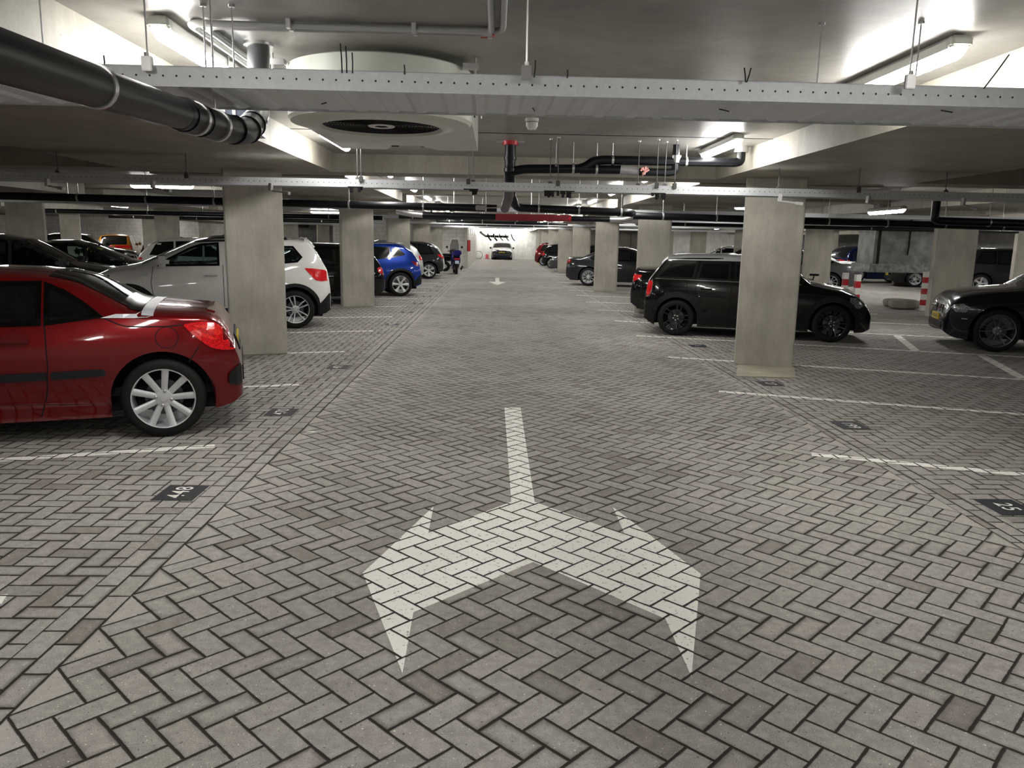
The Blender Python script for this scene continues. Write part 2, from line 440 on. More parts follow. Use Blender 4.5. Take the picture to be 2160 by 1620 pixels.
# ------------------------------------------------------------------ painted markings
LIFT = .0022
def marking(name, poly, label, cat, m=None, grp=None, mode='diag'):
    from mathutils.geometry import tessellate_polygon
    T = tessellate_polygon([[Vector((x, y, 0)) for x, y in poly]]); n = len(poly)
    V = [(x, y, LIFT) for x, y in poly]+[(x, y, .0002) for x, y in poly]
    F = []
    for a, b, c in T:
        A, B_, C_ = poly[a], poly[b], poly[c]
        if (B_[0]-A[0])*(C_[1]-A[1])-(B_[1]-A[1])*(C_[0]-A[0]) < 0: b, c = c, b
        F.append((a, b, c)); F.append((a+n, c+n, b+n))
    F += [(i, (i+1) % n, (i+1) % n+n, i+n) for i in range(n)]
    return tag(mesh(name, V, F, m), label, cat, grp)
WD = paver('painted lane pavers', 'diag', 'white'); WS = paver('painted bay pavers', 'square', 'white')
marking('painted_arrow', [(0.1, 7.327), (0.256, 7.337), (0.258, 4.58), (0.73, 4.049), (0.73, 4.502), (1.018, 3.541), (0.746, 2.627), (0.745, 3.078), (0.207, 3.668), (-0.335, 3.122), (-0.325, 2.641), (-0.619, 3.519), (-0.356, 4.474), (-0.35, 4.043), (0.114, 4.576)][::-1],
        'large white double headed arrow painted on the near lane paving', 'road marking', WD)
marking('painted_arrow', [(-0.02, 34.1), (0.15, 34.1), (0.145, 30.75), (0.40, 30.7), (0.065, 28.48), (-0.275, 30.68), (-0.02, 30.7)][::-1],
        'small white arrow painted far down the lane, pointing towards the viewer', 'road marking', WD)
def bar(p, d, L, wdt):
    d = Vector(d).normalized(); n = Vector((-d.y, d.x))*wdt/2; p = Vector(p); q = p+d*L
    return [tuple(p-n), tuple(q-n), tuple(q+n), tuple(p+n)]
DL = (-.95, -.312); DR = (.95, -.345)
for k in range(-1, 14):
    y = 5.80+2.58*(k)
    nm = {-1: 'white stall line at the left picture edge in the foreground', 0: 'white stall line on the near side of the red car', 1: 'white stall line starting behind the red car bumper'}.get(k, 'white stall line on the left side of the lane, %s from the viewer' % ORD[k+1])
    marking('stall_line', bar((-2.13, y), DL, 5.0, .095), nm, 'road marking', WS, 'white stall lines left of the lane')
    if k >= 0:
        h = [(-7.0-.82, y-1.6+.0-2.56+.3), (-7.0, y-1.6+.3)]
        hx = bar((-6.88, y-1.56), (-.31, -.95), 2.36, .1)
        marking('stall_end_line', hx, 'white line closing the head of the %s left stall' % ORD[k], 'road marking', WS, 'white head lines of the left stalls')
for k in range(-1, 14):
    y = 5.77+2.55*k
    nm = {-1: 'white stall line outside the near right foreground', 0: 'white stall line on the right, second nearest, crossing the stone course', 1: 'white stall line on the right in front of the nearest column'}.get(k, 'white stall line on the right side of the lane, %s from the viewer' % ORD[k+1])
    Lr = 5.25 if k < 2 else 7.2
    # the inner tip lies on the lane paving, the rest on the bay paving
    marking('stall_line', bar((2.46, y), DR, Lr, .095), nm, 'road marking', WS, 'white stall lines right of the lane')
    if k >= 0:
        marking('stall_end_line', bar((7.37, y-1.92), (-.345, -.94), 2.18, .13), 'white line closing the head of the %s right stall' % ORD[k], 'road marking', WS, 'white head lines of the right stalls')
# number plates let into the paving
M_TILE = mat('number tile', (.022, .024, .028), .6, noise=.2, nscale=60)
M_NUM = mat('tile numeral', (.82, .82, .78), .5)
def numtile(x0, y0, s, turn, label):
    t = empty('bay_number_tile', (x0+.13, y0+.145, 0), 0, label, 'number tile', 'black bay number tiles')
    MB().box(-.125, .125, -.148, .148, -.0005, .003).build('tile', M_TILE, t)
    cu = bpy.data.curves.new('numeral', 'FONT'); cu.body = s; cu.size = .15; cu.align_x = 'CENTER'; cu.align_y = 'CENTER'; cu.space_character = 1.1; cu.offset = .0012
    tmp = bpy.data.objects.new('numeral', cu); C.objects.link(tmp)
    dg = bpy.context.evaluated_depsgraph_get(); me = bpy.data.meshes.new_from_object(tmp.evaluated_get(dg))
    bpy.data.objects.remove(tmp); me.materials.clear(); me.materials.append(M_NUM)
    o = bpy.data.objects.new('numeral', me); C.objects.link(o); o.parent = t; o.location = (0, 0, .0045); o.rotation_euler[2] = turn
    o.scale = (1.0, 1.0, 1)
    for v in me.vertices: v.co.x *= .92
NL = [('448', 0), ('470', 1), ('471', 2), ('472', 4), ('473', 5), ('474', 6), ('475', 7)]
for s, k in NL[:3]:
    numtile(-2.075, 4.53+k*2.45+(.14 if k == 0 else 0)-.13*(k == 0)+(-.12 if k == 1 else 0)+(.0 if k < 2 else .02), s, R(90),
            {0: 'black floor tile with white number 448 in the left foreground', 1: 'black floor tile with white number 470 behind the red car', 2: 'small black floor tile in front of the left column foot'}[k])
for s, y, lb in (('25', 4.43, 'black floor tile with white number 25 at the right picture edge'), ('199', 6.61, 'black floor tile with white number 199 between the two near right stall lines'),
                 ('27', 8.69, 'black floor tile with white number 27 in front of the right column pad'), ('6', 12.0, 'black number tile on the right beside the wheel of the grey roofed black car')):
    numtile(3.08, y, s, R(-90), lb)
for k in range(3, 11):
    if k in (3,): continue
    numtile(-2.07, 4.5+2.5*k, NL[min(k-1, 6)][0], R(90), 'black number tile left of the lane, %s from the viewer' % ORD[k])

# ------------------------------------------------------------------ lamps
def make_lamp(name, L=1.28):
    t = empty('strip_light', (0, 0, 0), 0, 'x', 'light')
    b = MB(); pr = [(-.055, 0), (-.055, .045), (-.03, .07), (.03, .07), (.055, .045), (.055, 0)]
    b.prism([(x, z) for x, z in pr], -L/2, L/2)
    b.build('housing', M_WHITEP, t)
    d = MB(); n = 8; prof = []
    for yy, s in ((-L/2-.035, .25), (-L/2-.02, .7), (-L/2+.03, 1.), (L/2-.03, 1.), (L/2+.02, .7), (L/2+.035, .25)):
        prof.append([(s*.05*math.cos(PI+PI*k/n), yy, s*.055*math.sin(PI+PI*k/n)) for k in range(n+1)])
    V = [v for rr in prof for v in rr]; F = [(i*(n+1)+k, i*(n+1)+k+1, (i+1)*(n+1)+k+1, (i+1)*(n+1)+k) for i in range(5) for k in range(n)]
    d.add(V, F); d.build('diffuser', M_LITE, t, True)
    for sg in (-1, 1):
        MB().bbox(-.058, .058, sg*(L/2+.005)-.035, sg*(L/2+.005)+.035, .004, .06, .012).build('end_cap', M_CREAM, t)
    return t
lamp0 = None
def lamp(x, y, rz, label, grp, z=HC-.072):
    global lamp0
    if lamp0 is None: lamp0 = make_lamp('strip_light'); o = lamp0
    else: o = copy_tree(lamp0)
    o.location = (x, y, z); o.rotation_euler = (0, 0, rz); tag(o, label, 'light', grp)
LY = [4.98+3.85*k for k in range(-2, 17)]
for i, y in enumerate(LY):
    nl = max(i-2, 0)
    if y < 0: lbl = 'lit strip light behind the viewer near the %s beam, %s row place'
    for sd, x in (('left', -1.76 if y < 45 else -1.55), ('right', 2.44)):
        if y < 2: lb = 'strip light over the lane behind the viewer, %s side, %s' % (sd, ['far back', 'near back'][i])
        else: lb = 'lit white strip light on the ceiling along the %s beam, %s from the viewer' % (sd, ORD[nl])
        lamp(x, y, 0, lb, 'strip lights along the %s beam' % sd)
for i in range(16):
    y = -1.5+3.85*i
    lamp(-14.2, y+1, 0, 'lit strip light over the parallel left aisle, %s along' % ORD[i], 'strip lights of the left aisle')
    lamp(14.3, y+2.5, R(0), 'lit strip light over the parallel right aisle, %s along' % ORD[i], 'strip lights of the right aisle')
    if i > 2:
        lamp(-21.8, y+6, 0, 'lit strip light in the outer left aisle, %s along' % ORD[i], 'strip lights of the outer left aisle')
        lamp(21.6, y+9, 0, 'lit strip light, row doubled for fill, in the outer right aisle, %s along' % ORD[i], 'strip lights of the outer right aisle')  # every second lamp of this row is added to brighten the far right
for i, (x, y) in enumerate([(-7.3, 17.6), (-7.3, 25.4), (-7.0, 33.), (-7., 41.), (7.4, 22.4), (12.7, 23.6), (12.7, 28.2), (7.4, 30.0), (7.4, 38.), (7.4, 46.)]):  # right lamps near the bollards and duct are added to brighten the floor
    lamp(x, y, R(90), 'lit strip light across the %s double row of cars, %s nearest' % (('left', ORD[i]) if i < 4 else ('right', ORD[i-4])), 'cross strip lights')
lamp(7.40, 15.0, 0, 'lit strip light hung low above the noses of the right parked cars', 'low hung strip light', 2.27)
for yy in (-.45, .45):
    _l = [o for o in C.objects if o.get('group') == 'low hung strip light'][0]; MB().tube([(0, yy, .06), (0, yy, HC-2.27)], .006, 8).build('hanger_rod', M_STEEL, _l)
for i, x in enumerate((-.9, .9, 2.6)): lamp(x, YF-1.2, R(90), 'lit strip light before the end wall, %s' % ['left', 'middle', 'right'][i], 'strip lights before the end wall')

# ------------------------------------------------------------------ ceiling services
def cable_tray(a, b, w_, zb, label, ribs, side=.085):
    """perforated steel tray between two points of its front edge, w_ deep towards +Y"""
    a = Vector((a[0], a[1], 0)); b = Vector((b[0], b[1], 0)); L = (b-a).length
    t = empty('cable_tray', (a.x, a.y, zb), math.atan2(b.y-a.y, b.x-a.x), label, 'cable tray')
    for yy in (0, w_-.003):
        m = MB().box(0, L, yy, yy+.003, 0, side)
        s_ = 1 if yy == 0 else -1
        m.box(0, L, min(yy, yy+s_*.014), max(yy, yy+s_*.014), side-.003, side)
        m.build('side_rail', M_TRAY, t)
    # ribbed bottom sheet
    n = int(L/.02); V = []; F = []
    for i in range(n+1):
        x = L*i/n; ph = (x/.15) % 1
        dz = .014 if .28 < ph < .72 else 0.
        for yy, q in ((.003, 0), (.03, 0), (.06, 1), (w_-.06, 1), (w_-.03, 0), (w_-.003, 0)): V.append((x, yy, .002-dz*q*(1 if ribs else .3)+.010))
    F = [(i*6+k, i*6+k+1, (i+1)*6+k+1, (i+1)*6+k) for i in range(n) for k in range(5)]
    MB().add(V, F).build('bottom_sheet', M_GALV, t)
    return t
def rod(name, p, q, r, m, parent): return MB().tube([p, q], r, 8).build(name, m, parent)
T1 = cable_tray((-3.3, 3.54), (4.2, 3.66), .60, 2.212, 'near galvanised cable tray crossing the whole picture below the ceiling', True)
M_DROD = mat('dull zinc rod', (.10, .10, .10), .5, .5)
def hanger(T, wx, wy, top, label=None, clamp=True, base=.085, r=.004, m=None):
    m_ = m or M_STEEL
    """threaded rod from the slab down to a tray (child of it)"""
    loc = T.matrix_world.inverted() if False else None
    c, s_ = math.cos(T.rotation_euler[2]), math.sin(T.rotation_euler[2])
    dx, dy = wx-T.location.x, wy-T.location.y
    lx, ly = dx*c+dy*s_, -dx*s_+dy*c
    h = top-T.location.z
    o = rod('hanger_rod', (lx, ly, base-.02), (lx, ly, h), r, m_, T)
    MB().tube([(lx, ly, h-.012), (lx, ly, h)], .016, 10).build('rod_flange', M_STEEL, o)
    if clamp:
        m = MB().bbox(lx-.022, lx+.022, ly-.02, ly+.004, base-.03, base+.03, .003)
        m.tube([(lx, ly-.01, base+.03), (lx, ly-.01, base+.045)], .01, 6)
        m.build('rail_bracket', m_, T)
for x, y, c_ in ((-1.98, 3.63, 0), (-1.50, 3.55, 1), (-1.46, 4.13, 0), (.12, 3.56, 1), (1.80, 3.56, 1), (1.64, 4.19, 0), (-1.32, 4.13, 0), (2.12, 4.13, 0), (3.3, 3.6, 1)):
    hanger(T1, x, y, HC, clamp=bool(c_))
# cut cable tie tails
def tie(p, q, label):
    P = [Vector(p), (Vector(p)+Vector(q))/2+Vector((.0015, 0, 0)), Vector(q)]
    tag(MB().tube(P, .003, 6).build('cable_tie_tail', M_BLK), label, 'cable tie', 'cable tie tails on the near tray')
zt = 2.285
tie((-2.1, 3.62, zt), (-2.2, 3.62, 2.42), 'black cable tie tail leaning left beside the big black pipe')
for i, (x, dx, h) in enumerate(((-1.13, -.005, .12), (-1.11, -.002, .11), (-1.085, 0, .085), (-.86, .0, .04), (.155, .004, .07), (.30, 0, .035), (-1.7, 0, .05), (-1.88, 0, .025))):
    tie((x+.45 if -1.2 < x < -.8 else x, 3.58, zt), (x+(.45 if -1.2 < x < -.8 else 0)+dx, 3.58, zt+h), 'short upright black tie tail on the near tray, %s from the left' % ORD[[2, 3, 4, 5, 6, 7, 1, 0][i]])
tie((1.085, 3.58, zt), (1.075, 3.58, zt+.06), 'left tail of the V shaped pair on the near tray')
tie((1.09, 3.58, zt), (1.105, 3.58, zt+.06), 'right tail of the V shaped pair on the near tray')
tie((2.16, 3.6, zt), (2.255, 3.6, zt+.145), 'purplish bent cable tie tail at the right end of the near tray')
for i, (x, y, a) in enumerate(((-.82, 3.85, 60), (.17, 3.9, -80), (1.06, 3.8, -35), (2.06, 3.7, -20))):
    d = Vector((math.cos(R(a)), -math.sin(R(a)), 0))*.035
    tie(Vector((x, y, 2.203))-d, Vector((x, y, 2.200))+d, 'black tie tail lying under the near tray, %s from the left' % ORD[i])

T2 = cable_tray((-12.5, 8.42), (12.5, 9.07), .28, 2.125, 'second cable tray crossing the picture in front of the nearest columns', False)
for i, x in enumerate((-7.1, -5.0, -3.5, -1.62, -1.55, -.28, -.33, .62, .70, 1.66, 1.85, 1.98, 2.06, 3.35, 4.25, 5.4, 7.1)):
    hanger(T2, x*.95, 8.77+.026*x+(.14 if i % 2 else -.02), HC, clamp=True, r=.0045, m=M_DROD)
def t2loc(wx, wy):
    c, s_ = math.cos(T2.rotation_euler[2]), math.sin(T2.rotation_euler[2]); dx, dy = wx-T2.location.x, wy-T2.location.y
    return dx*c+dy*s_, -dx*s_+dy*c
for i, (x, sg) in enumerate(((-5.0, 1), (-3.85, 1), (-2.55, 1), (3.3, 1), (4.35, -1), (5.5, -1))):
    lx, ly = t2loc(x*.95, 8.69+.026*x)
    o = MB().bbox(-.02, .02, -.02, .02, -.06, .02, .004).build('cable_clip', M_STEEL, T2); o.location = (lx, ly, 0); o.rotation_euler = (0, R(8), R(-25*sg))
    MB().bbox(-.01, .24, -.012, .012, -.062, -.046, .004).bbox(.17, .25, -.022, .022, -.07, -.038, .004).build('clip_arm', M_STEEL, o)
for i, (x, y) in enumerate(((-1.52, 8.62), (-.28, 8.62), (.59, 8.66), (.76, 8.66), (1.76, 8.7))):
    m = MB()
    for j in range(7):
        a, b_, c_ = random.uniform(-.07, .07), random.uniform(-.02, .02), random.uniform(-.05, 0)
        m.bbox(a-.014, a+.014, b_-.012, b_+.012, c_-.022, .0, .003)
    m.box(-.08, .08, -.012, .012, -.008, .004)
    lx, ly = t2loc(x, y); o = m.build('clamp_cluster', M_BLK, T2); o.location = (lx, ly, -.002)

def ring_on(mb, p, d, r, w_, th=.006, n=20):
    p = Vector(p); d = Vector(d).normalized()
    return mb.tube([p-d*w_/2, p+d*w_/2], r+th, n, True)
# the big black drain pipe at the upper left
BP = empty('drain_pipe', (0, 0, 0), 0, 'thick black drain pipe running into the upper left corner', 'pipe')
bpts = rounded([(-1.10, 1.2, 1.935), (-1.30, 3.85, 2.085), (-1.30, 4.15, 2.10), (-1.42, 4.88, 2.34), (-1.42, 4.88, HC)], .16, 8)
straight = rounded([(-1.02, .6, 1.90), (-1.318, 3.40, 2.075)], .1)
MB().tube(straight, .0625, 28).build('pipe_run', M_PVC, BP, True)
MB().tube(rounded([(-1.318, 3.38, 2.075), (-1.315, 3.80, 2.085), (-1.30, 4.16, 2.10), (-1.37, 4.62, 2.22)], .13, 8), .0665, 28).build('bend', M_PVC, BP, True)
MB().tube(rounded([(-1.35, 4.50, 2.19), (-1.42, 4.88, 2.32), (-1.42, 4.90, 2.70)], .12, 8), .0635, 28).build('riser', mat('grey drain pipe', (.055, .058, .062), .35, 0, .2), BP, True)
for i, (p, d, r_) in enumerate((((-1.223, 2.50, 2.02), (-.1, 1, .062), .0625), ((-1.317, 3.55, 2.079), (0, 1, .03), .067), ((-1.312, 3.80, 2.085), (0.02, 1, .03), .068))):
    ring_on(MB(), p, d, r_, .028).build('pipe_clamp', M_STEEL, BP, True)
for p, d in (((-1.317, 3.44, 2.077), (0, 1, .03)), ((-1.317, 3.62, 2.08), (0, 1, .03)), ((-1.30, 4.02, 2.095), (.03, 1, .05)), ((-1.31, 4.27, 2.13), (-.25, 1, .3)), ((-1.345, 4.48, 2.185), (-.2, 1, .33)), ((-1.42, 4.90, 2.44), (0, 0, 1))):
    ring_on(MB(), p, d, .066, .02, .005).build('socket_collar', M_PVC, BP, True)
tmp = MB(); tmp.tube([(-1.42, 4.90, 2.685), (-1.42, 4.90, 2.70)], .085, 24); tmp.build('ceiling_collar', M_STEEL, BP, True)
rod('hanger_rod', (-1.31, 3.8, 2.15), (-1.31, 3.8, HC), .005, M_STEEL, BP)

# pair of grey conduits on the slab
for i, off in enumerate((0, .06)):
    nm = ['front', 'rear'][i]
    P = rounded([(-1.63+off, 8.0, 2.675), (-1.63+off, 4.38+off, 2.675), (.02-off, 4.47-off*0+off*0-.0+(-.055 if i == 0 else 0.0), 2.675), (.02-off*.9, 1.0, 2.675)], .10, 7)
    t = empty('conduit', (0, 0, 0), 0, 'grey %s conduit of the pair clipped to the ceiling slab' % nm, 'conduit', 'ceiling conduits')
    MB().tube(P, .017, 12).build('tube', mat('grey conduit', (.42, .42, .41), .4), t, True)
    for p in ((-1.1, 4.41), (-.45, 4.44), (-.05, 4.46)):
        MB().bbox(p[0]-.012, p[0]+.012, p[1]-.02-.055*(i == 0), p[1]+.02-.055*(i == 0), 2.652, HC, .002).build('saddle_clip', M_STEEL, t)
    q = P[8]; 
    rr = rounded([(-1.63+off, 4.50+off, 2.675), (-1.63+off, 4.38+off, 2.675), (-1.51+off, 4.385+off, 2.675)], .1, 7)
    if i: MB().tube(rounded([(-.10, 4.47, 2.673), (-.035, 4.47, 2.673), (-.035, 4.40, 2.673)], .06, 6), .019, 12).build('red_elbow', M_RED, t, True)
    else: MB().tube(rr, .019, 12).build('white_elbow', M_WHITEP, t, True)

# jet fan
FN = empty('jet_fan', (-.775, 5.42, 0), 0, 'round cream jet fan hanging under the ceiling with black grille and flat outlet box', 'fan')
fm = MB(); fm.lathe([(.0, 2.66), (.585, 2.66), (.60, 2.65), (.60, 2.345), (.59, 2.335), (.585, 2.325), (.50, 2.325), (.49, 2.320), (.42, 2.300), (.405, 2.300), (.385, 2.32), (.37, 2.36)], 64)
fm.build('fan_drum', M_CREAM, FN, True)
bx = MB(); bx.flat([(-.60, .0), (.60, .0), (.60, 1.75), (.25, 1.75), (.12, 1.45), (-.12, 1.45), (-.2, 1.75), (-.60, 1.75)], 2.36, 2.655); bx.build('outlet_box', M_CREAM, FN)
gm = MB()
for k in range(17): gm.lathe([(.055+.0205*k-.004, 2.325), (.055+.0205*k, 2.317), (.055+.0205*k+.004, 2.325)], 64)
for k in range(16):
    a = 2*PI*k/16; gm.tube([(.06*math.cos(a), .06*math.sin(a), 2.327), (.385*math.cos(a), .385*math.sin(a), 2.327)], .003, 5)
gm.build('guard_grille', M_BLK, FN, True)
MB().lathe([(.045, 2.314), (.085, 2.312), (.09, 2.318), (.045, 2.320)], 32).build('hub_ring', M_WHITEP, FN, True)
MB().lathe([(0, 2.33), (.085, 2.33), (.11, 2.345), (.11, 2.45), (0, 2.45)], 32).build('motor_hub', mat('grey motor', (.25, .25, .25), .5), FN, True)
MB().lathe([(0, 2.50), (.37, 2.50), (.37, 2.36)], 48).build('inner_well', M_DARKI, FN, True)
imp = MB()
for k in range(9):
    a = 2*PI*k/9; M_ = Matrix.Rotation(a, 4, 'Z') @ Matrix.Translation((.23, 0, 2.42)) @ Matrix.Rotation(R(35), 4, 'X')
    imp.box(-.13, .13, -.05, .05, -.003, .003, M_)
imp.build('impeller', mat('impeller', (.08, .08, .08), .4), FN)
for sx_ in (-1, 1):
    for sy_, nm in ((-.28, 0), (1.5, 1)):
        m = MB().bbox(sx_*.60-.05, sx_*.60+.05, sy_-.03, sy_+.03, 2.63, 2.665, .004).tube([(sx_*.63, sy_, 2.60), (sx_*.63, sy_, HC)], .008, 8)
        m.build('mounting_bracket', M_STEEL, FN)
MB().bbox(.603, .612, .35, .39, 2.44, 2.56, .002).build('catch', M_BLK, FN)
MB().box(-.6, -.1, 1.752, 1.756, 2.385, 2.395).box(.1, .6, 1.752, 1.756, 2.385, 2.395).build('outlet_slot', M_DARKI, FN)
JB = empty('junction_box', (-1.60, 5.12, 0), R(8), 'steel junction box with dark ribbed face left of the jet fan', 'box')
MB().bbox(-.09, .09, -.16, .16, 2.23, 2.56, .006).build('housing', mat('dark steel', (.07, .08, .11), .25, .6), JB)
MB().bbox(-.10, -.07, -.17, -.155, 2.23, 2.56, .002).bbox(-.03, -.01, -.17, -.155, 2.22, 2.56, .002).build('front_rail', M_STEEL, JB)
MB().box(-.05, .12, -.14, .14, 2.205, 2.225).build('base_plate', M_STEEL, JB)
rod('hanger_rod', (-.085, .1, 2.5), (-.085, .1, HC), .006, M_STEEL, JB)

# smoke detector
SD = empty('smoke_detector', (.315, 7.52, 0), 0, 'small round white smoke detector on the ceiling', 'smoke detector')
MB().lathe([(0, HC), (.062, HC), (.062, HC-.022), (.056, HC-.028)], 32).build('mounting_ring', M_WHITEP, SD, True)
MB().lathe([(.055, HC-.028), (.055, HC-.065), (.045, HC-.085), (.036, HC-.10), (0, HC-.103)], 32).build('sensor_head', M_WHITEP, SD, True)
MB().lathe([(.0565, HC-.031), (.0565, HC-.036)], 32).build('groove', M_BLK, SD, True)

# drain stack in the middle with its two horizontal branches
DS = empty('drain_stack', (0, 0, 0), 0, 'black drain stack with red collar in the middle of the lane ceiling', 'pipe')
X0, YS = .145, 9.22
MB().tube([(X0, YS, HC), (X0, YS, HC-.045)], .092, 24).build('fire_collar', M_RED, DS, True)
MB().box(X0-.16, X0+.16, YS-.05, YS+.05, HC-.012, HC).build('collar_plate', M_STEEL, DS)
MB().tube(rounded([(X0, YS, HC-.04), (X0, YS, 2.36), (X0, YS+.20, 2.22), (X0, YS+.9, 2.12), (X0-.03, 11.2, 2.03)], .1, 6), .062, 24).build('stack_pipe', M_PVC, DS, True)
for z_ in (2.53, 2.40): MB().tube([(X0, YS, z_), (X0, YS, z_-.038)], .072, 24).build('socket_collar', M_PVC, DS, True)
MB().tube(rounded([(X0, YS, 2.36), (X0+.16, YS-.02, 2.395), (X0+.78, YS, 2.41), (X0+.87, YS, 2.435), (X0+.95, YS, 2.50), (X0+1.08, YS, 2.515), (2.74, YS, 2.515), (2.80, YS, 2.53), (2.80, YS, 2.66)], .07, 6), .051, 20).build('upper_branch', M_PVC, DS, True)
MB().tube([(2.80, YS, 2.63), (2.80, YS, HC)], .08, 20).build('floor_gully', M_STEEL, DS, True)
MB().tube([(.95, YS, 2.405), (1.43, YS, 2.41)], .05, 20).build('lower_branch', M_PVC, DS, True)
MB().tube([(1.41, YS, 2.41), (1.62, YS, 2.395)], .05, 20, rs=[.054, .045]).build('coupling', mat('grey coupling', (.32, .32, .31), .3, .4), DS, True)
MB().tube(rounded([(1.62, YS, 2.39), (1.97, YS, 2.39), (2.05, YS, 2.40), (2.05, YS, 2.52)], .07, 6), .043, 20).build('lower_bend', M_PVC, DS, True)
MB().tube([(2.05, YS, 2.50), (2.05, YS, 2.58)], .058, 20).build('coupling', M_STEEL, DS, True)
MB().tube([(2.05, YS, 2.56), (2.05, YS, HC)], .040, 20).build('lower_bend', M_PVC, DS, True)
tw = MB()
for k in range(7):
    a = random.uniform(0, 6.28); p = Vector((1.69, YS-.05, 2.395)); tw.tube([p+Vector((random.uniform(-.03, .03), 0, random.uniform(-.04, .04))), p+Vector((.05*math.cos(a), -.01, .05*math.sin(a)))], .012, 6)
tw.build('tape_wrap', mat('red white tape', (.75, .35, .33), .5), DS, True)
for x, z_, r_ in ((.67, 2.408, .051), (1.14, 2.408, .05), (1.32, 2.515, .051), (2.17, 2.515, .051), (.87, 2.415, .053)):
    o = MB().tube([(x-.013, YS, z_), (x+.013, YS, z_)], r_+.006, 18).build('pipe_clamp', M_STEEL, DS, True)
    rod('clamp_rod', (x, YS, z_), (x, YS, HC), .005, M_STEEL, o)

# long suspended pipes across the garage
def longpipe(pts, r, label, clips, m=None, name='drain_pipe', rr=.12, drop=None):
    t = empty(name, (0, 0, 0), 0, label, 'pipe')
    P = rounded(pts, rr, 6)
    MB().tube(P, r, 18).build('pipe_run', m or M_PVC, t, True)
    for (x, y, z_) in clips:
        o = MB().tube([(x-.014, y, z_), (x+.014, y, z_)], r+.007, 16).build('pipe_clamp', M_STEEL, t, True)
        rod('clamp_rod', (x, y, z_), (x, y, HC), .006, M_STEEL, o)
    return t
def lerp(a, b, t): return tuple(a[i]+(b[i]-a[i])*t for i in range(3))
A, B_ = (-11.5, 12.35, 2.15), (.0, 12.5, 2.08)
longpipe([A, B_], .058, 'black drain pipe crossing left of the lane behind the second tray', [lerp(A, B_, q) for q in (.08, .2, .33, .44, .53, .62, .70, .80, .90, .985)])
A, B_ = (.30, 12.6, 2.10), (2.12, 12.6, 2.055)
longpipe([(.22, 12.3, 2.3), A, B_, (2.2, 12.9, 2.06)], .062, 'black drain pipe crossing the lane right of the middle stack', [lerp(A, B_, q) for q in (.2, .55, .92)])
A, B_ = (2.3, 13.4, 2.04), (12.5, 13.6, 1.93)
longpipe([A, B_], .060, 'long black drain pipe running right above the bays', [lerp(A, B_, q) for q in (.05, .14, .23, .33, .43, .53, .63, .73, .83)])
A, B_ = (7.1, 12.6, 2.02), (14., 12.9, 1.96)
longpipe([(7.02, 12.6, 2.45), (7.02, 12.6, 2.04), A, B_], .062, 'black drain pipe with upright bend at the upper right behind the tray', [lerp(A, B_, q) for q in (.12, .35, .6)])
RP = empty('sprinkler_main', (0, 0, 0), 0, 'dark pipe with a deep red middle length crossing the lane', 'pipe')
MB().tube([(-1.30, 13.9, 2.005), (-.02, 13.9, 1.99)], .052, 18).build('black_length', M_PVC, RP, True)
MB().box(-.02, 1.28, 13.84, 13.95, 1.935, 2.045).build('red_length', M_DRED, RP)
MB().tube([(1.28, 13.9, 1.985), (1.98, 13.9, 1.985)], .045, 18).build('black_length', M_PVC, RP, True)
MB().tube([(1.25, 13.9, 1.985), (1.30, 13.9, 1.985)], .062, 18).build('red_end_ring', M_RED, RP, True)
MB().tube([(-1.29, 13.9, 2.005), (-1.45, 13.9, 2.015), (-1.75, 14.1, 2.06)], .055, 16).build('steel_coupling', M_STEEL, RP, True)
MB().tube([(1.98, 13.9, 1.985), (2.2, 13.9, 1.985), (2.35, 13.95, 2.02)], .055, 16).build('steel_coupling', M_STEEL, RP, True)
for x in (-.75, .6, 1.75): rod('hanger_rod', (x, 13.9, 2.0), (x, 13.9, HC), .006, M_STEEL, RP)
for i, (x0, x1, y, z_, r_) in enumerate(((-2.6, 1.1, 21.2, 2.17, .05), (-12., -2.9, 20.3, 2.13, .055), (4., 14, 21.0, 2.1, .05), (-2.2, 2.6, 29., 2.25, .05), (-2, 2.4, 37., 2.3, .05), (-14, -5, 29, 2.2, .06))):
    longpipe([(x0, y, z_), (x1, y, z_-.03)], r_, 'black drain pipe across the garage, %s of the far ones' % ORD[i], [lerp((x0, y, z_), (x1, y, z_-.03), q) for q in (.1, .35, .6, .85)])
# pipes hanging before the end wall
t = longpipe([(-1.2, 60.5, 2.2), (-.9, 66, 1.95), (1.0, 66, 1.93)], .09, 'black drain pipe hung low before the end wall', [(-.5+.35*q, 66, 1.94) for q in range(5)])
for i in range(5):
    x = -.75+.5*i
    tag(MB().tube([(x, 67, 2.1), (x, 67, HC)], .008, 6).tube(rounded([(x, 67, 2.15), (x+.12, 67, 1.8), (x+.3, 67.2, 1.62)], .1), .07 if i < 2 else .04, 12).build('branch_pipe', M_PVC, None, True), 'short dark pipe stub before the end wall, %s from the left' % ORD[i], 'pipe', 'pipe stubs before the end wall')
# far cable trays
for i, (y, x0, x1, z_) in enumerate(((16.8, -13, 13, 2.2), (24.4, -13, 13, 2.22), (32.1, -13, 13, 2.22), (39.9, -13, 13, 2.22))):
    T = cable_tray((x0, y), (x1, y+.25), .3, z_, '%s cable tray beyond the second one, crossing the lane' % ORD[i].capitalize(), False)
    for x in (-9, -6, -3, -.5, 1.5, 4, 7, 10): hanger(T, x, y+.15, HC, clamp=False, r=.006)
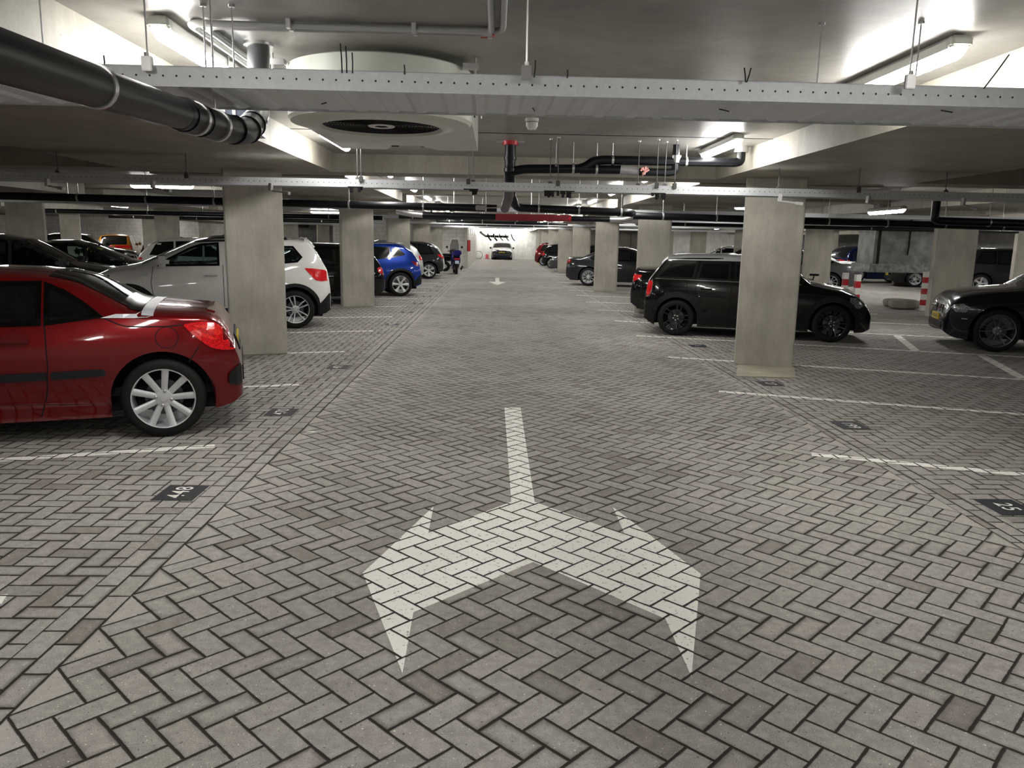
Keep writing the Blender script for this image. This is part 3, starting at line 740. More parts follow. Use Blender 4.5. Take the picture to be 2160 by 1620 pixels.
# emergency exit sign
ES = empty('exit_sign', (.19, 45, 0), 0, 'small green emergency exit sign hanging far down the lane', 'exit sign')
MB().bbox(-.19, .19, -.03, .03, 2.36, 2.52, .01).build('sign_box', mat('exit green', (.1, .6, .35), .4, emit=(.25, .9, .62), es=2.2), ES)
mm = MB().box(-.15, -.02, -.034, -.031, 2.41, 2.47).prism([(.02, 2.42), (.02, 2.46), (.09, 2.46), (.09, 2.49), (.15, 2.44), (.09, 2.39), (.09, 2.42)], -.034, -.031)
mm.build('pictogram', mat('exit white', (.9, .9, .9), .4, emit=(1, 1, 1), es=3.), ES)
for x in (-.12, .12): rod('hanger_rod', (x, 0, 2.5), (x, 0, HC), .006, M_STEEL, ES)
# galvanised air duct hanging on the right
DU = empty('air_duct', (11.2, 21.6, 0), R(0), 'large grey galvanised air duct hanging low between the right columns', 'duct')
MB().bbox(-.95, .95, -.4, .6, 1.13, HC, .01).build('duct_body', mat('aged zinc duct', (.27, .275, .27), .5, .3, noise=.35, nscale=3), DU)
MB().bbox(-1.06, 1.06, -.47, .67, .92, 1.15, .012).build('bottom_flange', mat('spangled zinc', (.28, .29, .285), .55, .5, noise=.4, nscale=9), DU)
for x in (-.86, .80): MB().box(x, x+.05, -.44, -.40, 1.15, HC).build('corner_seam', M_BLK, DU)
MB().box(-.03, 0, -.43, -.40, 1.7, HC).tube([(-.02, -.44, 1.75), (-.05, -.45, 1.4)], .02, 8).build('cable', M_BLK, DU)
# fire hose cabinet on the storage wall corner
FC = empty('fire_hose_cabinet', (-1.66, 46.45, 0), 0, 'red fire hose cabinet on the wall corner at the far left of the lane', 'cabinet')
MB().bbox(-.05, .14, -.45, .35, .95, 1.60, .01).build('cabinet_box', M_RED, FC)
MB().bbox(.14, .15, -.40, .30, 1.0, 1.55, .004).build('door', M_RED, FC)
# small ceiling box near the middle
t = empty('ceiling_box', (-.24, 11.6, 2.05), 0, 'small pale junction box hanging behind the second tray', 'box')
MB().bbox(-.07, .07, -.03, .03, -.035, .035, .008).build('housing', mat('grey box', (.25, .25, .23), .5), t); rod('bracket', (.07, 0, 0), (.42, 0, .01), .008, M_STEEL, t); rod('hanger_rod', (.42, 0, 0), (.42, 0, HC-2.07), .006, M_STEEL, t)
# ------------------------------------------------------------------ cars
def paint(name, col, metal=0., rough=.35): return mat(name, col, rough, metal, 1., noise=.0, spec=.12)
def smooth_curve(pts, L, win=.05):
    xs = np.linspace(0, L, int(L/.01)+1); z = np.interp(xs, [p[0] for p in pts], [p[1] for p in pts])
    k = max(int(win/.01), 1); ker = np.hanning(2*k+3)[1:-1]; ker /= ker.sum()
    zp = np.concatenate([np.full(k, z[0]), z, np.full(k, z[-1])]); return xs, np.convolve(zp, ker, 'valid')
def offset_poly(P, d):
    n = len(P); out = []
    A = sum(P[i][0]*P[(i+1) % n][1]-P[(i+1) % n][0]*P[i][1] for i in range(n)); s = 1 if A > 0 else -1
    for i in range(n):
        a, b, c = P[i-1], P[i], P[(i+1) % n]
        e1 = np.array([b[0]-a[0], b[1]-a[1]]); e2 = np.array([c[0]-b[0], c[1]-b[1]])
        n1 = np.array([e1[1], -e1[0]])/max(np.linalg.norm(e1), 1e-6)*s; n2 = np.array([e2[1], -e2[0]])/max(np.linalg.norm(e2), 1e-6)*s
        v = n1+n2; l = max(np.linalg.norm(v), .5); v = v/l; k = d/max(v @ n1/max(np.linalg.norm(v), 1e-6), .45)
        out.append((b[0]+v[0]*k, b[1]+v[1]*k))
    return out
def round_poly(P, r=.05, seg=3):
    n = len(P); out = []
    for i in range(n):
        a, b, c = Vector(P[i-1]), Vector(P[i]), Vector(P[(i+1) % n])
        q = min(r, (a-b).length*.45, (c-b).length*.45); p0 = b+(a-b).normalized()*q; p1 = b+(c-b).normalized()*q
        for k in range(seg+1):
            t = k/seg; v = p0*(1-t)**2+b*2*t*(1-t)+p1*t*t; out.append((v.x, v.y))
    return out
def inside(P, x, z):
    r = np.zeros(np.shape(x), bool); n = len(P)
    for i in range(n):
        x1, z1 = P[i]; x2, z2 = P[(i+1) % n]
        if z1 == z2: continue
        c = ((z1 > z) != (z2 > z)) & (x < (x2-x1)*(z-z1)/(z2-z1)+x1); r ^= c
    return r
M_FRAME = mat('gloss black frame', (.002, .002, .002), .12, 0, 0, spec=.35)
WHEELS = {}
def wheel_parts(kind, r, wd):
    key = (kind, round(r, 3), wd)
    if key in WHEELS: return WHEELS[key]
    K = dict(nine=dict(n=9, w=(.046, .055), rr=.755, m=M_ALU, back=M_BLK), five=dict(n=5, w=(.05, .075), rr=.68, m=M_ALU, back=M_BLK), dbl=dict(n=5, w=(.020, .030), rr=.72, m=M_ALU, back=M_BLK, dbl=.16),
             multi=dict(n=10, w=(.018, .028), rr=.72, m=M_ALU, back=M_BLK, dbl=.0), petal=dict(n=6, w=(.035, .085), rr=.71, m=M_ALU, back=M_BLK), black=dict(n=5, w=(.02, .03), rr=.72, m=M_ALUB, back=M_BLK, dbl=.16),
             dark=dict(n=5, w=(.012, .018), rr=.76, m=mat('grey alloy', (.20, .20, .21), .3, .7), back=M_BLK, dbl=.20))[kind]
    tb = MB(); s = r
    tb.lathe([(r*K['rr']*1.0, -.005), (r*K['rr']*1.03, .004), (r*.86, .008), (r*.95, -.004), (r*.99, -.025), (r, -.05), (r, -wd+.05), (r*.985, -wd+.02), (r*.9, -wd), (r*.62, -wd)], 56, 'y')
    rm = MB(); R1 = r*K['rr']
    rm.lathe([(R1*1.005, -.003), (R1*1.0, .004), (R1*.965, .002), (R1*.955, -.012), (R1*.93, -wd*.75), (R1*.5, -wd*.8), (0, -wd*.8)], 48, 'y')
    rot0 = PI/2
    for k in range(K['n']):
        for sg in ((-1, 1) if K.get('dbl') else (0,)):
            a = rot0+2*PI*k/K['n']; a1 = a+sg*K.get('dbl', 0)*1.15
            r0, r1 = r*.11, R1*.975
            p0 = Vector((math.cos(a+sg*.2)*r0, 0, math.sin(a+sg*.2)*r0)); p1 = Vector((math.cos(a1)*r1, 0, math.sin(a1)*r1)); pm = (p0+p1)/2
            if K.get('dbl'): pm += Vector((math.cos(a1+sg*.6), 0, math.sin(a1+sg*.6)))*.012
            V = []
            for p, w_, yy, th in ((p0, K['w'][0], -.030, .03), (pm, (K['w'][0]+K['w'][1])/2*.95, -.020, .028), (p1, K['w'][1], -.004, .028)):
                d = (p1-p0).normalized(); nn = Vector((-d.z, 0, d.x))*w_/2
                V += [p-nn*1.0+Vector((0, yy-.006, 0)), p-nn*.6+Vector((0, yy, 0)), p+nn*.6+Vector((0, yy, 0)), p+nn+Vector((0, yy-.006, 0)), p+nn+Vector((0, yy-th, 0)), p-nn+Vector((0, yy-th, 0))]
            F = [(i*6+j, i*6+(j+1) % 6, (i+1)*6+(j+1) % 6, (i+1)*6+j) for i in range(2) for j in range(6)]+[(0, 1, 2, 3, 4, 5), (17, 16, 15, 14, 13, 12)]
            rm.add(V, F)
    rm.lathe([(r*.21, -.05), (r*.20, -.022), (r*.09, -.018), (r*.085, -.012), (0, -.010)], 24, 'y')
    nb = 4 if kind == 'nine' else 5
    bl = MB()
    for k in range(nb):
        a = PI/4+2*PI*k/nb; c = (math.cos(a)*r*.135*(1.35 if kind == 'nine' else 1), 0, math.sin(a)*r*.135*(1.35 if kind == 'nine' else 1))
        bl.lathe([(.012, -.03), (.012, -.012), (.006, -.008), (0, -.008)], 10, 'y', c)
    dk = MB(); dk.lathe([(R1*.62, -.11), (R1*.60, -.09), (r*.15, -.09)], 32, 'y')
    mm = []
    for mb_, nm, m_ in ((tb, 'wheel', M_RUB), (rm, 'rim', K['m']), (bl, 'wheel_bolts', M_STEEL), (dk, 'brake_disc', M_ALUD)):
        o = mb_.build(nm, m_, None, True); C.objects.unlink(o); me = o.data; bpy.data.objects.remove(o); mm.append((nm, me))
    WHEELS[key] = mm; return mm
def add_wheel(parent, x, y, r, wd, kind, side, steer=0., detail=True):
    mm = wheel_parts(kind, r, wd)
    w_ = bpy.data.objects.new('wheel', mm[0][1]); C.objects.link(w_); w_.parent = parent; w_.location = (x, y, r)
    w_.rotation_euler = (0, random.uniform(0, 1.2), (0 if side > 0 else PI)+steer)
    for nm, me in mm[1:] if detail else mm[1:2]:
        o = bpy.data.objects.new(nm, me); C.objects.link(o); o.parent = w_
    return w_

class Car:
    def __init__(s, name, label, cat, sp, grp=None):
        s.sp = sp; s.root = empty(name, (0, 0, 0), 0, label, cat, grp)
        L, W, H = sp['L'], sp['W'], sp['H']; s.L, s.W, s.H = L, W, H
        s.x0, s.xc = sp.get('sq', .13), .45; s.f0, s.L_ = sp.get('sqf', 0.), L
        for k in ('top', 'belt', 'bot'): sp[k] = [(s.q(x), z) for x, z in sp[k]]
        s.L = L = L-s.f0
        s.xs, s.T_ = smooth_curve(sp['top'], L, sp.get('sm', .05)); _, s.Bt_ = smooth_curve(sp['belt'], L, .15); _, s.Bo_ = smooth_curve(sp['bot'], L, .06)
        s.rr = sp.get('rr', .12); s.tum = sp.get('tum', .20); s.n = 2.5
        s.er, s.ef, s.pr, s.pf = sp.get('er', .5), sp.get('ef', .8), sp.get('pr', .80), sp.get('pf', .70)
        s.build_body()
    def q(s, x):
        if x < s.xc: return s.x0+x*(s.xc-s.x0)/s.xc
        if s.f0 and x > s.L_-s.xc: return (s.L_-s.f0)-(s.L_-x)*(s.xc-s.f0)/s.xc
        return x
    def T(s, x): return np.interp(x, s.xs, s.T_)
    def belt(s, x): return np.interp(x, s.xs, s.Bt_)
    def plan(s, x):
        x = np.asarray(x, float); r = np.ones_like(x)
        x = x-s.x0; a = np.clip((s.er-x)/s.er, 0, 1); r = np.where(x < s.er, s.pr+(1-s.pr)*(1-a**2.3)**(1/2.3), r)
        x = x+s.x0; b = np.clip((x-(s.L-s.ef))/s.ef, 0, 1); return np.where(x > s.L-s.ef, s.pf+(1-s.pf)*(1-b**2.3)**(1/2.3), r)
    def wg(s, x, z):
        b = s.belt(x); z = np.asarray(z, float); W2 = s.W/2
        lo = 1-.075*np.clip((.62-z)/.42, 0, 1)**1.7; mid = 1-.06*np.clip((z-.62)/np.maximum(b-.62, .1), 0, 1)**1.8
        up = .94-s.tum*np.clip((z-b)/(s.H-b), 0, 1.2)
        return W2*s.plan(x)*np.where(z < .62, lo, np.where(z < b, mid, up))
    def rtop(s, x): return np.minimum(s.rr, np.maximum(.03, (s.T(x)-s.B(x))*.35))
    def B(s, x):
        x = np.asarray(x, float); b = np.interp(x, s.xs, s.Bo_)
        for xa in (s.sp['xr'], s.sp['xf']):
            R_ = s.sp['ra']; d = np.abs(x-xa); a = s.sp['r']+np.sqrt(np.maximum(R_**2-d**2, 0)); b = np.where(d <= R_+1e-6, np.maximum(b, a), b)
        return b
    def side(s, x, z):
        T = s.T(x); r = s.rtop(x); q = np.clip((z-(T-r))/r, 0, .999)
        return s.wg(x, z)*(1-q**s.n)**(1/s.n)
    def ztop(s, x, u):
        T = s.T(x); r = s.rtop(x); return T-r+r*(1-np.abs(np.clip(u, -.999, .999))**s.n)**(1/s.n)
    def build_body(s):
        sp = s.sp; st = set(np.round(np.arange(s.x0, s.L+.001, sp.get('dx', .03)), 4).tolist()+[s.x0, s.L, s.x0+.012, s.L-.012, s.x0+.004])
        for xa in (sp['xr'], sp['xf']):
            for k in range(19): st.add(round(xa-sp['ra']*math.cos(PI*k/18), 4))
            st.add(round(xa-sp['ra']-.002, 4)); st.add(round(xa+sp['ra']+.002, 4))
        st = sorted(v for v in st if s.x0 <= v <= s.L); X = [st[0]]
        for v in st[1:]:
            if v-X[-1] > .0015: X.append(v)
        X = np.array(X); n1, n2 = sp.get('n1', 26), 10
        T = s.T(X); B = s.B(X); r = s.rtop(X); B = np.minimum(B, T-r-.01)
        half = []
        half.append((X, s.wg(X, B)-.05, B+.03))
        for k in range(n1+1):
            z = B+(T-r-B)*k/n1; half.append((X, s.wg(X, z), z))
        for k in range(1, n2+1):
            a = PI/2*k/n2; z = T-r+r*math.sin(a)**(2/s.n); half.append((X, s.wg(X, z)*max(math.cos(a), 0)**(2/s.n), z))
        rows = half+[(x_, -y_, z_) for x_, y_, z_ in half[::-1][1:]]
        A = np.array([[r_[0], r_[1], r_[2]] for r_ in rows])   # rows,3,N
        NR, N = A.shape[0], len(X); V = A.transpose(2, 0, 1).reshape(-1, 3)
        F = []; wins = [offset_poly(P, -.022) for P in sp.get('wins', [])] if sp.get('open', True) else []
        cx = (X[:-1]+X[1:])/2; mid_i = len(half)-1
        Z = A[:, 2, :]; Y = A[:, 1, :]
        cz = (Z[:-1, :-1]+Z[1:, 1:])/2; cy = (Y[:-1, :-1]+Y[1:, 1:])/2
        hole = np.zeros(cz.shape, bool)
        X2 = np.broadcast_to(cx, cz.shape)
        for P in wins: hole |= inside([(s.q(a), b) for a, b in P], X2, cz)
        hole &= (np.arange(NR-1)[:, None] < n1+1) | (np.arange(NR-1)[:, None] > NR-3-n1)
        tops = (np.arange(NR-1)[:, None] >= n1+1) & (np.arange(NR-1)[:, None] <= NR-3-n1)
        if sp.get('open', True):
            for P in sp.get('tops', []):
                Pi = [(s.q(a), b) for a, b in offset_poly(P, -.03)]; uu = cy/np.maximum(s.wg(X2, cz), .01); hole |= tops & inside(Pi, X2, uu)
        for i in range(N-1):
            for k in range(NR-1):
                if not hole[k, i]: F.append((i*NR+k, i*NR+k+1, (i+1)*NR+k+1, (i+1)*NR+k))
        for i0 in (0, N-1):
            for k in range(mid_i):
                a, b = i0*NR+k, i0*NR+k+1; c, d = i0*NR+NR-2-k, i0*NR+NR-1-k
                if b == c: F.append((a, b, d))
                else: F.append((a, b, c, d))
        o = mesh('body', V, F, sp['paint'], s.root, True); s.fix(o); s.body = o
        # underbody and wheel housings
        u = MB(); W2 = s.W/2
        u.box(s.x0+.15, s.L-.22, -W2*.80, W2*.80, sp.get('zu', .20), sp['r']+.02)
        for xa in (sp['xr'], sp['xf']):
            R_ = sp['ra']+.012
            for sg in (-1, 1):
                y0, y1 = sg*(W2-.03), sg*(W2-.30); n = 18; V2 = []
                for k in range(n+1):
                    a = -.25+(PI+.5)*k/n
                    for y in (y0*s.plan(xa), y1): V2.append((xa+R_*math.cos(a), y, sp['r']+R_*math.sin(a)))
                m_ = len(V2); V2.append((xa, y1, sp['r']))
                u.add(V2, [(2*k, 2*k+1, 2*k+3, 2*k+2) for k in range(n)]+[(2*k+1, m_, 2*k+3) for k in range(n)])
        u.build('underbody', M_DARKI, s.root)
        s.wheels()
    def fix(s, o, ang=50):
        bm = bmesh.new(); bm.from_mesh(o.data); bmesh.ops.remove_doubles(bm, verts=bm.verts, dist=.0004); bmesh.ops.recalc_face_normals(bm, faces=bm.faces)
        for e in bm.edges:
            if len(e.link_faces) == 2 and e.calc_face_angle(0) > R(ang): e.smooth = False
        bm.to_mesh(o.data); bm.free(); o.data.polygons.foreach_set('use_smooth', [True]*len(o.data.polygons))
    def wheels(s):
        sp = s.sp
        for xa, st in ((sp['xr'], 0), (sp['xf'], sp.get('steer', 0))):
            for sg in (-1, 1):
                add_wheel(s.root, xa, sg*(s.W/2-sp.get('win_set', .02)), sp['r'], .215, sp['rim'], sg, st, sp.get('detail', True))
    # decals ------------------------------------------------
    def sheet(s, name, polys, fn, m, par=None, g=.06, thick=0., rings=()):
        """polys: flat outlines cut into a grid and laid on the body; fn(a, b, off) -> xyz"""
        if not getattr(fn, 'end', 0):
            polys = [[(s.q(a), b) for a, b in P] for P in polys]; rings = [([(s.q(a), b) for a, b in P], [(s.q(a), b) for a, b in Q]) for P, Q in rings]
        bm = bmesh.new()
        for P in polys:
            bm.faces.new([bm.verts.new((p[0], p[1], 0)) for p in P])
        for ax in (0, 1):
            lo = min(p[ax] for P in polys for p in P) if polys else 0; hi = max(p[ax] for P in polys for p in P) if polys else 0
            for v in np.arange(math.floor(lo/g)*g+g, hi, g):
                no = [0, 0, 0]; no[ax] = 1; co = [0, 0, 0]; co[ax] = v
                bmesh.ops.bisect_plane(bm, geom=bm.verts[:]+bm.edges[:]+bm.faces[:], plane_co=co, plane_no=no)
        for Po, Pi in rings:
            n = len(Po); a = []; b = []
            for i in range(n):
                q = max(1, int(math.dist(Po[i], Po[(i+1) % n])/g))
                for k in range(q):
                    t = k/q; a.append([Po[i][j]*(1-t)+Po[(i+1) % n][j]*t for j in (0, 1)]); b.append([Pi[i][j]*(1-t)+Pi[(i+1) % n][j]*t for j in (0, 1)])
            va = [bm.verts.new((p[0], p[1], 0)) for p in a]; vb = [bm.verts.new((p[0], p[1], 0)) for p in b]
            for i in range(len(va)):
                j = (i+1) % len(va)
                try: bm.faces.new((va[i], va[j], vb[j], vb[i]))
                except ValueError: pass
        base = [(v.co.x, v.co.y) for v in bm.verts]; bm.verts.index_update()
        if thick:
            be = [e for e in bm.edges if len(e.link_faces) == 1]
            r = bmesh.ops.extrude_edge_only(bm, edges=be); nv = [v for v in r['geom'] if isinstance(v, bmesh.types.BMVert)]
            low = set(nv)
            for v in bm.verts: v.co = Vector(fn(v.co.x, v.co.y, -.006 if v in low else thick))
        else:
            for v in bm.verts: v.co = Vector(fn(v.co.x, v.co.y, .004))
        me = bpy.data.meshes.new(name); bmesh.ops.recalc_face_normals(bm, faces=bm.faces); bm.to_mesh(me); bm.free(); me.materials.append(m)
        me.polygons.foreach_set('use_smooth', [thick == 0]*len(me.polygons))
        o = bpy.data.objects.new(name, me); C.objects.link(o); o.parent = par or s.root; return o
    def fs(s, sg): return lambda x, z, off: (x, sg*(float(s.side(x, z))+off), z)
    def ft(s):
        def f(x, u, off):
            z = float(s.ztop(x, u)); e = .02; dz = (float(s.ztop(min(x+e, s.L), u))-float(s.ztop(max(x-e, 0), u)))/(2*e)
            nx, nz = -dz, 1.; l = math.hypot(nx, nz); nx, nz = nx/l, nz/l
            y = u*float(s.wg(x, z)); ny = .5*np.sign(u)*abs(u)**3
            return (x+nx*off, y+ny*off, z+nz*off)
        return f
    def fr(s, front=False):
        """(y, z) -> end surfaces"""
        xs = np.arange(0, s.L*.3, .004)
        xx = xs+s.x0 if not front else s.L-xs
        def f(y, z, off):
            w_ = np.maximum(s.wg(xx, np.full_like(xx, z)), .05); u = np.clip(np.abs(y)/w_, 0, .995)
            zt = s.ztop(xx, u); ok = (zt >= z) & (np.abs(y) <= w_*.999)
            i = int(np.argmax(ok)) if ok.any() else 0; x = xx[i]
            return (x-off-.004 if not front else x+off+.004, y, z)
        f.end = 1
        return f
    def on_side(s, name, P, m, thick=0., both=True, par=None, near=None, g=.06):
        o = None
        for sg in ((-1, 1) if both else (near,)): o = s.sheet(name, [P], s.fs(sg), m, par, g, thick)
        return o
    def strip(s, name, pts, w_, m, sg, thick=.001, par=None):
        """thin line along pts on the side"""
        a, b = [], []
        for i, p in enumerate(pts):
            q0 = Vector(pts[max(i-1, 0)]); q1 = Vector(pts[min(i+1, len(pts)-1)]); d = (q1-q0).normalized(); n = Vector((-d.y, d.x))*w_/2
            a.append(tuple(Vector(p)+n)); b.append(tuple(Vector(p)-n))
        return s.sheet(name, [a+b[::-1]] if len(pts) == 2 else [[a[i], a[i+1], b[i+1], b[i]] for i in range(len(a)-1)], s.fs(sg), m, par, .08, thick)
    def dress(s, near=1):
        sp = s.sp; G = sp.get('glass', M_GLASST); det = sp.get('detail', True)
        for k, P in enumerate(sp.get('wins', [])):
            Pr = round_poly(P, .045)
            for sg in (-1, 1):
                w_ = s.sheet('side_window', [Pr], s.fs(sg), G, None, .08)
                s.sheet('window_frame', [], s.fs(sg), sp.get('trim', M_FRAME), w_, .06, .006, [(offset_poly(P, .010), offset_poly(P, -.026))])
        for k, P in enumerate(sp.get('tops', [])):
            nm = 'rear_window' if P[0][0] < s.L/2 else 'windscreen'
            w_ = s.sheet(nm, [P], s.ft(), G, None, .06)
            Po = offset_poly(P, .01); Pi = [(p[0], p[1]) for p in offset_poly(P, -.05)]
            s.sheet('window_seal', [], s.ft(), M_FRAME, w_, .08, .004, [(Po, Pi)])
        for P in sp.get('tails', []): 
            for sg in (-1, 1): s.sheet('tail_lamp', [round_poly(P, .03)], s.fs(sg), sp.get('tailm', M_TAIL), None, .05, .008)
        for P in sp.get('heads', []):
            for sg in (-1, 1): s.sheet('headlamp', [round_poly(P, .03)], s.fs(sg), M_HEAD, None, .05, .006)
        for P, m_ in sp.get('ends_r', []): s.sheet('rear_panel' if m_ is not M_TAIL else 'tail_lamp', [P], s.fr(), m_, None, .06, .006)
        for P, m_ in sp.get('ends_f', []): s.sheet('grille', [P], s.fr(True), m_, None, .06, .006)
        for fr_, zc in ((0, sp.get('plate_r')), (1, sp.get('plate_f'))):
            if zc:
                f = s.fr(bool(fr_)); x, _, z = f(0, zc, 0); q = 1 if fr_ else -1
                o = MB().bbox(x-(.008 if not fr_ else .012), x+(.012 if not fr_ else .008), -.26, .26, zc-.055, zc+.055, .004).build('number_plate', M_YEL, s.root)
                MB().box(*(sorted((x+.009 if fr_ else x-.009, x+.0095 if fr_ else x-.0095))), -.20, .20, zc-.028, zc+.03).build('plate_characters', mat('plate print', (.25, .20, .05), .5, noise=.9, nscale=28), o)
        if sp.get('arch'):
            for xa in (sp['xr'], sp['xf']):
                Po, Pi = [], []
                n = 18
                for k in range(n+1):
                    a = -.12+(PI+.24)*k/n; Po.append((xa+(sp['ra']+sp['arch'])*math.cos(a), sp['r']+(sp['ra']+sp['arch'])*math.sin(a))); Pi.append((xa+(sp['ra']-.006)*math.cos(a), sp['r']+(sp['ra']-.006)*math.sin(a)))
                for sg in (-1, 1):
                    s.sheet('arch_cladding', [[Po[k], Po[k+1], Pi[k+1], Pi[k]] for k in range(n)], s.fs(sg), M_BLK, None, 9., .014)
            z0 = sp['bot_z']; x0, x1 = sp['xr']+sp['ra']+.03, sp['xf']-sp['ra']-.03
            for sg in (-1, 1): s.sheet('sill_cladding', [[(x0, z0+.01), (x1, z0+.01), (x1, z0+.15), (x0, z0+.15)]], s.fs(sg), M_BLK, None, .2, .012)
        if det:
            for pts in sp.get('seams', []):
                for sg in (-1, 1): s.strip('panel_gap', pts, .009, M_DARKI, sg, .0012)
            for hx, hz in sp.get('handles', []):
                for sg in (-1, 1):
                    y = float(s.side(hx, hz))
                    MB().bbox(hx-.10, hx+.10, sg*(y+.022)-.012, sg*(y+.022)+.012, hz-.014, hz+.014, .008).bbox(hx-.09, hx-.06, sg*(y+.01)-.02, sg*(y+.01)+.02, hz-.012, hz+.012, .004).bbox(hx+.06, hx+.09, sg*(y+.01)-.02, sg*(y+.01)+.02, hz-.012, hz+.012, .004).build('door_handle', sp.get('handle_m', sp['paint']), s.root, True)
            for xm, zm in sp.get('mirrors', []):
                for sg in (-1, 1):
                    y = float(s.side(xm, zm)); V = MB()
                    V.bbox(xm-.09, xm+.12, sg*(y+.16)-.10, sg*(y+.16)+.10, zm-.07, zm+.105, .055)
                    o = V.build('door_mirror', sp.get('mirror_m', sp['paint']), s.root, True)
                    MB().bbox(xm-.03, xm+.05, sg*(y+.03)-.05, sg*(y+.03)+.05, zm-.075, zm-.03, .01).build('mirror_stalk', M_BLK, o)
        if sp.get('open', True) and sp.get('seats', True):
            b = MB(); W2 = s.W/2; z0 = min(.32, s.H-1.13)
            xs_ = sp.get('seatx', (sp['xr']+.55, sp['xr']+1.45))
            for i, sx_ in enumerate(xs_):
                for sy in (-.36, .36):
                    M_ = Matrix.Translation((sx_, sy, z0)) @ Matrix.Rotation(R(-14), 4, 'Y')
                    t = MB().bbox(-.06, .07, -.23, .23, .15, .78, .05, M_).bbox(-.03, .06, -.12, .12, .80, .98, .04, M_).bbox(.05, .5, -.24, .24, .08, .24, .05, M_)
                    t.build('seat', mat('car seat', (.03, .03, .032), .7), s.root, True)
            d = MB().bbox(s.sp['xf']-.72, s.sp['xf']-.25, -W2*.82, W2*.82, .55, float(s.belt(s.sp['xf']-.5))-.06, .04)
            d.build('dashboard', M_DARKI, s.root)
            xw = s.sp['xf']-.86; sw = MB()
            P = [(xw+.07*math.sin(a)*1., .36+.18*math.cos(a), .92+.16*math.sin(a)) for a in np.linspace(0, 2*PI, 20)]
            sw.tube(P, .014, 8, False).tube([(xw, .20, .92), (xw, .52, .92)], .012, 6); sw.build('steering_wheel', M_BLK, s.root, True)
            MB().box(.35, s.L-.9, -W2*.86, W2*.86, .33, .40).box(sp['xr']-.45, sp['xr']+.2, -W2*.80, W2*.80, .38, .80).build('cabin_floor', M_DARKI, s.root)
        return s
    def place(s, contact, ang, side_, ref='xr'):
        """set the car so that the ref axle's outer wheel face on side_ (+1 left) touches contact"""
        xa = s.sp[ref]; p = Vector((xa, side_*(s.W/2-.02), 0)); c, n = math.cos(ang), math.sin(ang)
        off = Vector((p.x*c-p.y*n, p.x*n+p.y*c, 0)); s.root.location = (contact[0]-off.x, contact[1]-off.y, 0); s.root.rotation_euler[2] = ang
        return s

def hatch(L=4.3, W=1.8, H=1.52, r=.33, xr=.78, xf=None, suv=False, slope=.5, hood=.98, **kw):
    """generic hatchback / crossover"""
    xf = xf or xr+L*.605; b = .98*H/1.55; bz = .24 if suv else .18
    g = slope; xw0 = L*.40+.0
    cowl = xf-.42; rf = cowl-.78
    d = dict(L=L, W=W, H=H, r=r, xr=xr, xf=xf, ra=r+.055,
             top=[(0, .52), (.015, .70), (.05, .86), (.10, b+.02), (.10+g*.55, H-.22), (.10+g, H-.08), (.35+g, H-.02), (L*.42, H), (rf-.25, H-.03), (rf, H-.08), (cowl, hood+.03), (cowl+.25, hood-.02), (L-.35, hood-.14), (L-.12, .78), (L-.02, .62), (L, .48)],
             belt=[(0, b+.02), (xr+.3, b), (cowl, b-.08), (L, b-.2)], bot=[(0, .34), (.25, bz+.03), (xr+.4, bz), (xf-.4, bz), (L-.3, bz), (L, .24)], bot_z=bz,
             wins=[[(xr-.22+.0, b+.04), (xr+.42, b+.02), (xr+.42, H-.135), (xr-.02, H-.16)], [(xr+.50, b+.02), (xr+1.22, b), (xr+1.22, H-.12), (xr+.50, H-.13)], [(xr+1.30, b), (cowl+.12, b-.03), (cowl-.25, b+.15), (rf+.05, H-.15), (xr+1.30, H-.12)]],
             tops=[[(.15, -.80), (.10+g*.95, -.84), (.10+g*.95, .84), (.15, .80)], [(rf+.02, -.86), (cowl-.02, -.90), (cowl-.02, .90), (rf+.02, .86)]],
             tails=[[(.03, b-.02), (.30, b-.04), (.26, b-.15), (.02, b-.24)]], heads=[[(L-.12, .66), (L-.55, .82), (L-.50, .70), (L-.16, .56)]],
             ends_r=[([(-.5, .34), (.5, .34), (.5, .46), (-.5, .46)], M_BLK)], ends_f=[([(-.45, .30), (.45, .30), (.5, .45), (-.5, .45)], M_BLK), ([(-.35, .58), (.35, .58), (.38, .66), (-.38, .66)], M_BLK)],
             plate_r=.68, plate_f=.50, rim='dbl', seams=[[(xr+.46, b), (xr+.40, .65), (xr+.55, bz+.05)], [(xr+1.26, b), (xr+1.26, bz+.05)], [(cowl+.0, b-.06), (cowl-.05, .6), (cowl-.18, bz+.05)], [(.30, .62), (.32, .50)]],
             handles=[(xr+.62, b-.12), (xr+1.42, b-.13)], mirrors=[(cowl-.12, b+.03)], tum=.19)
    if suv: d['arch'] = .06
    d.update(kw); return d
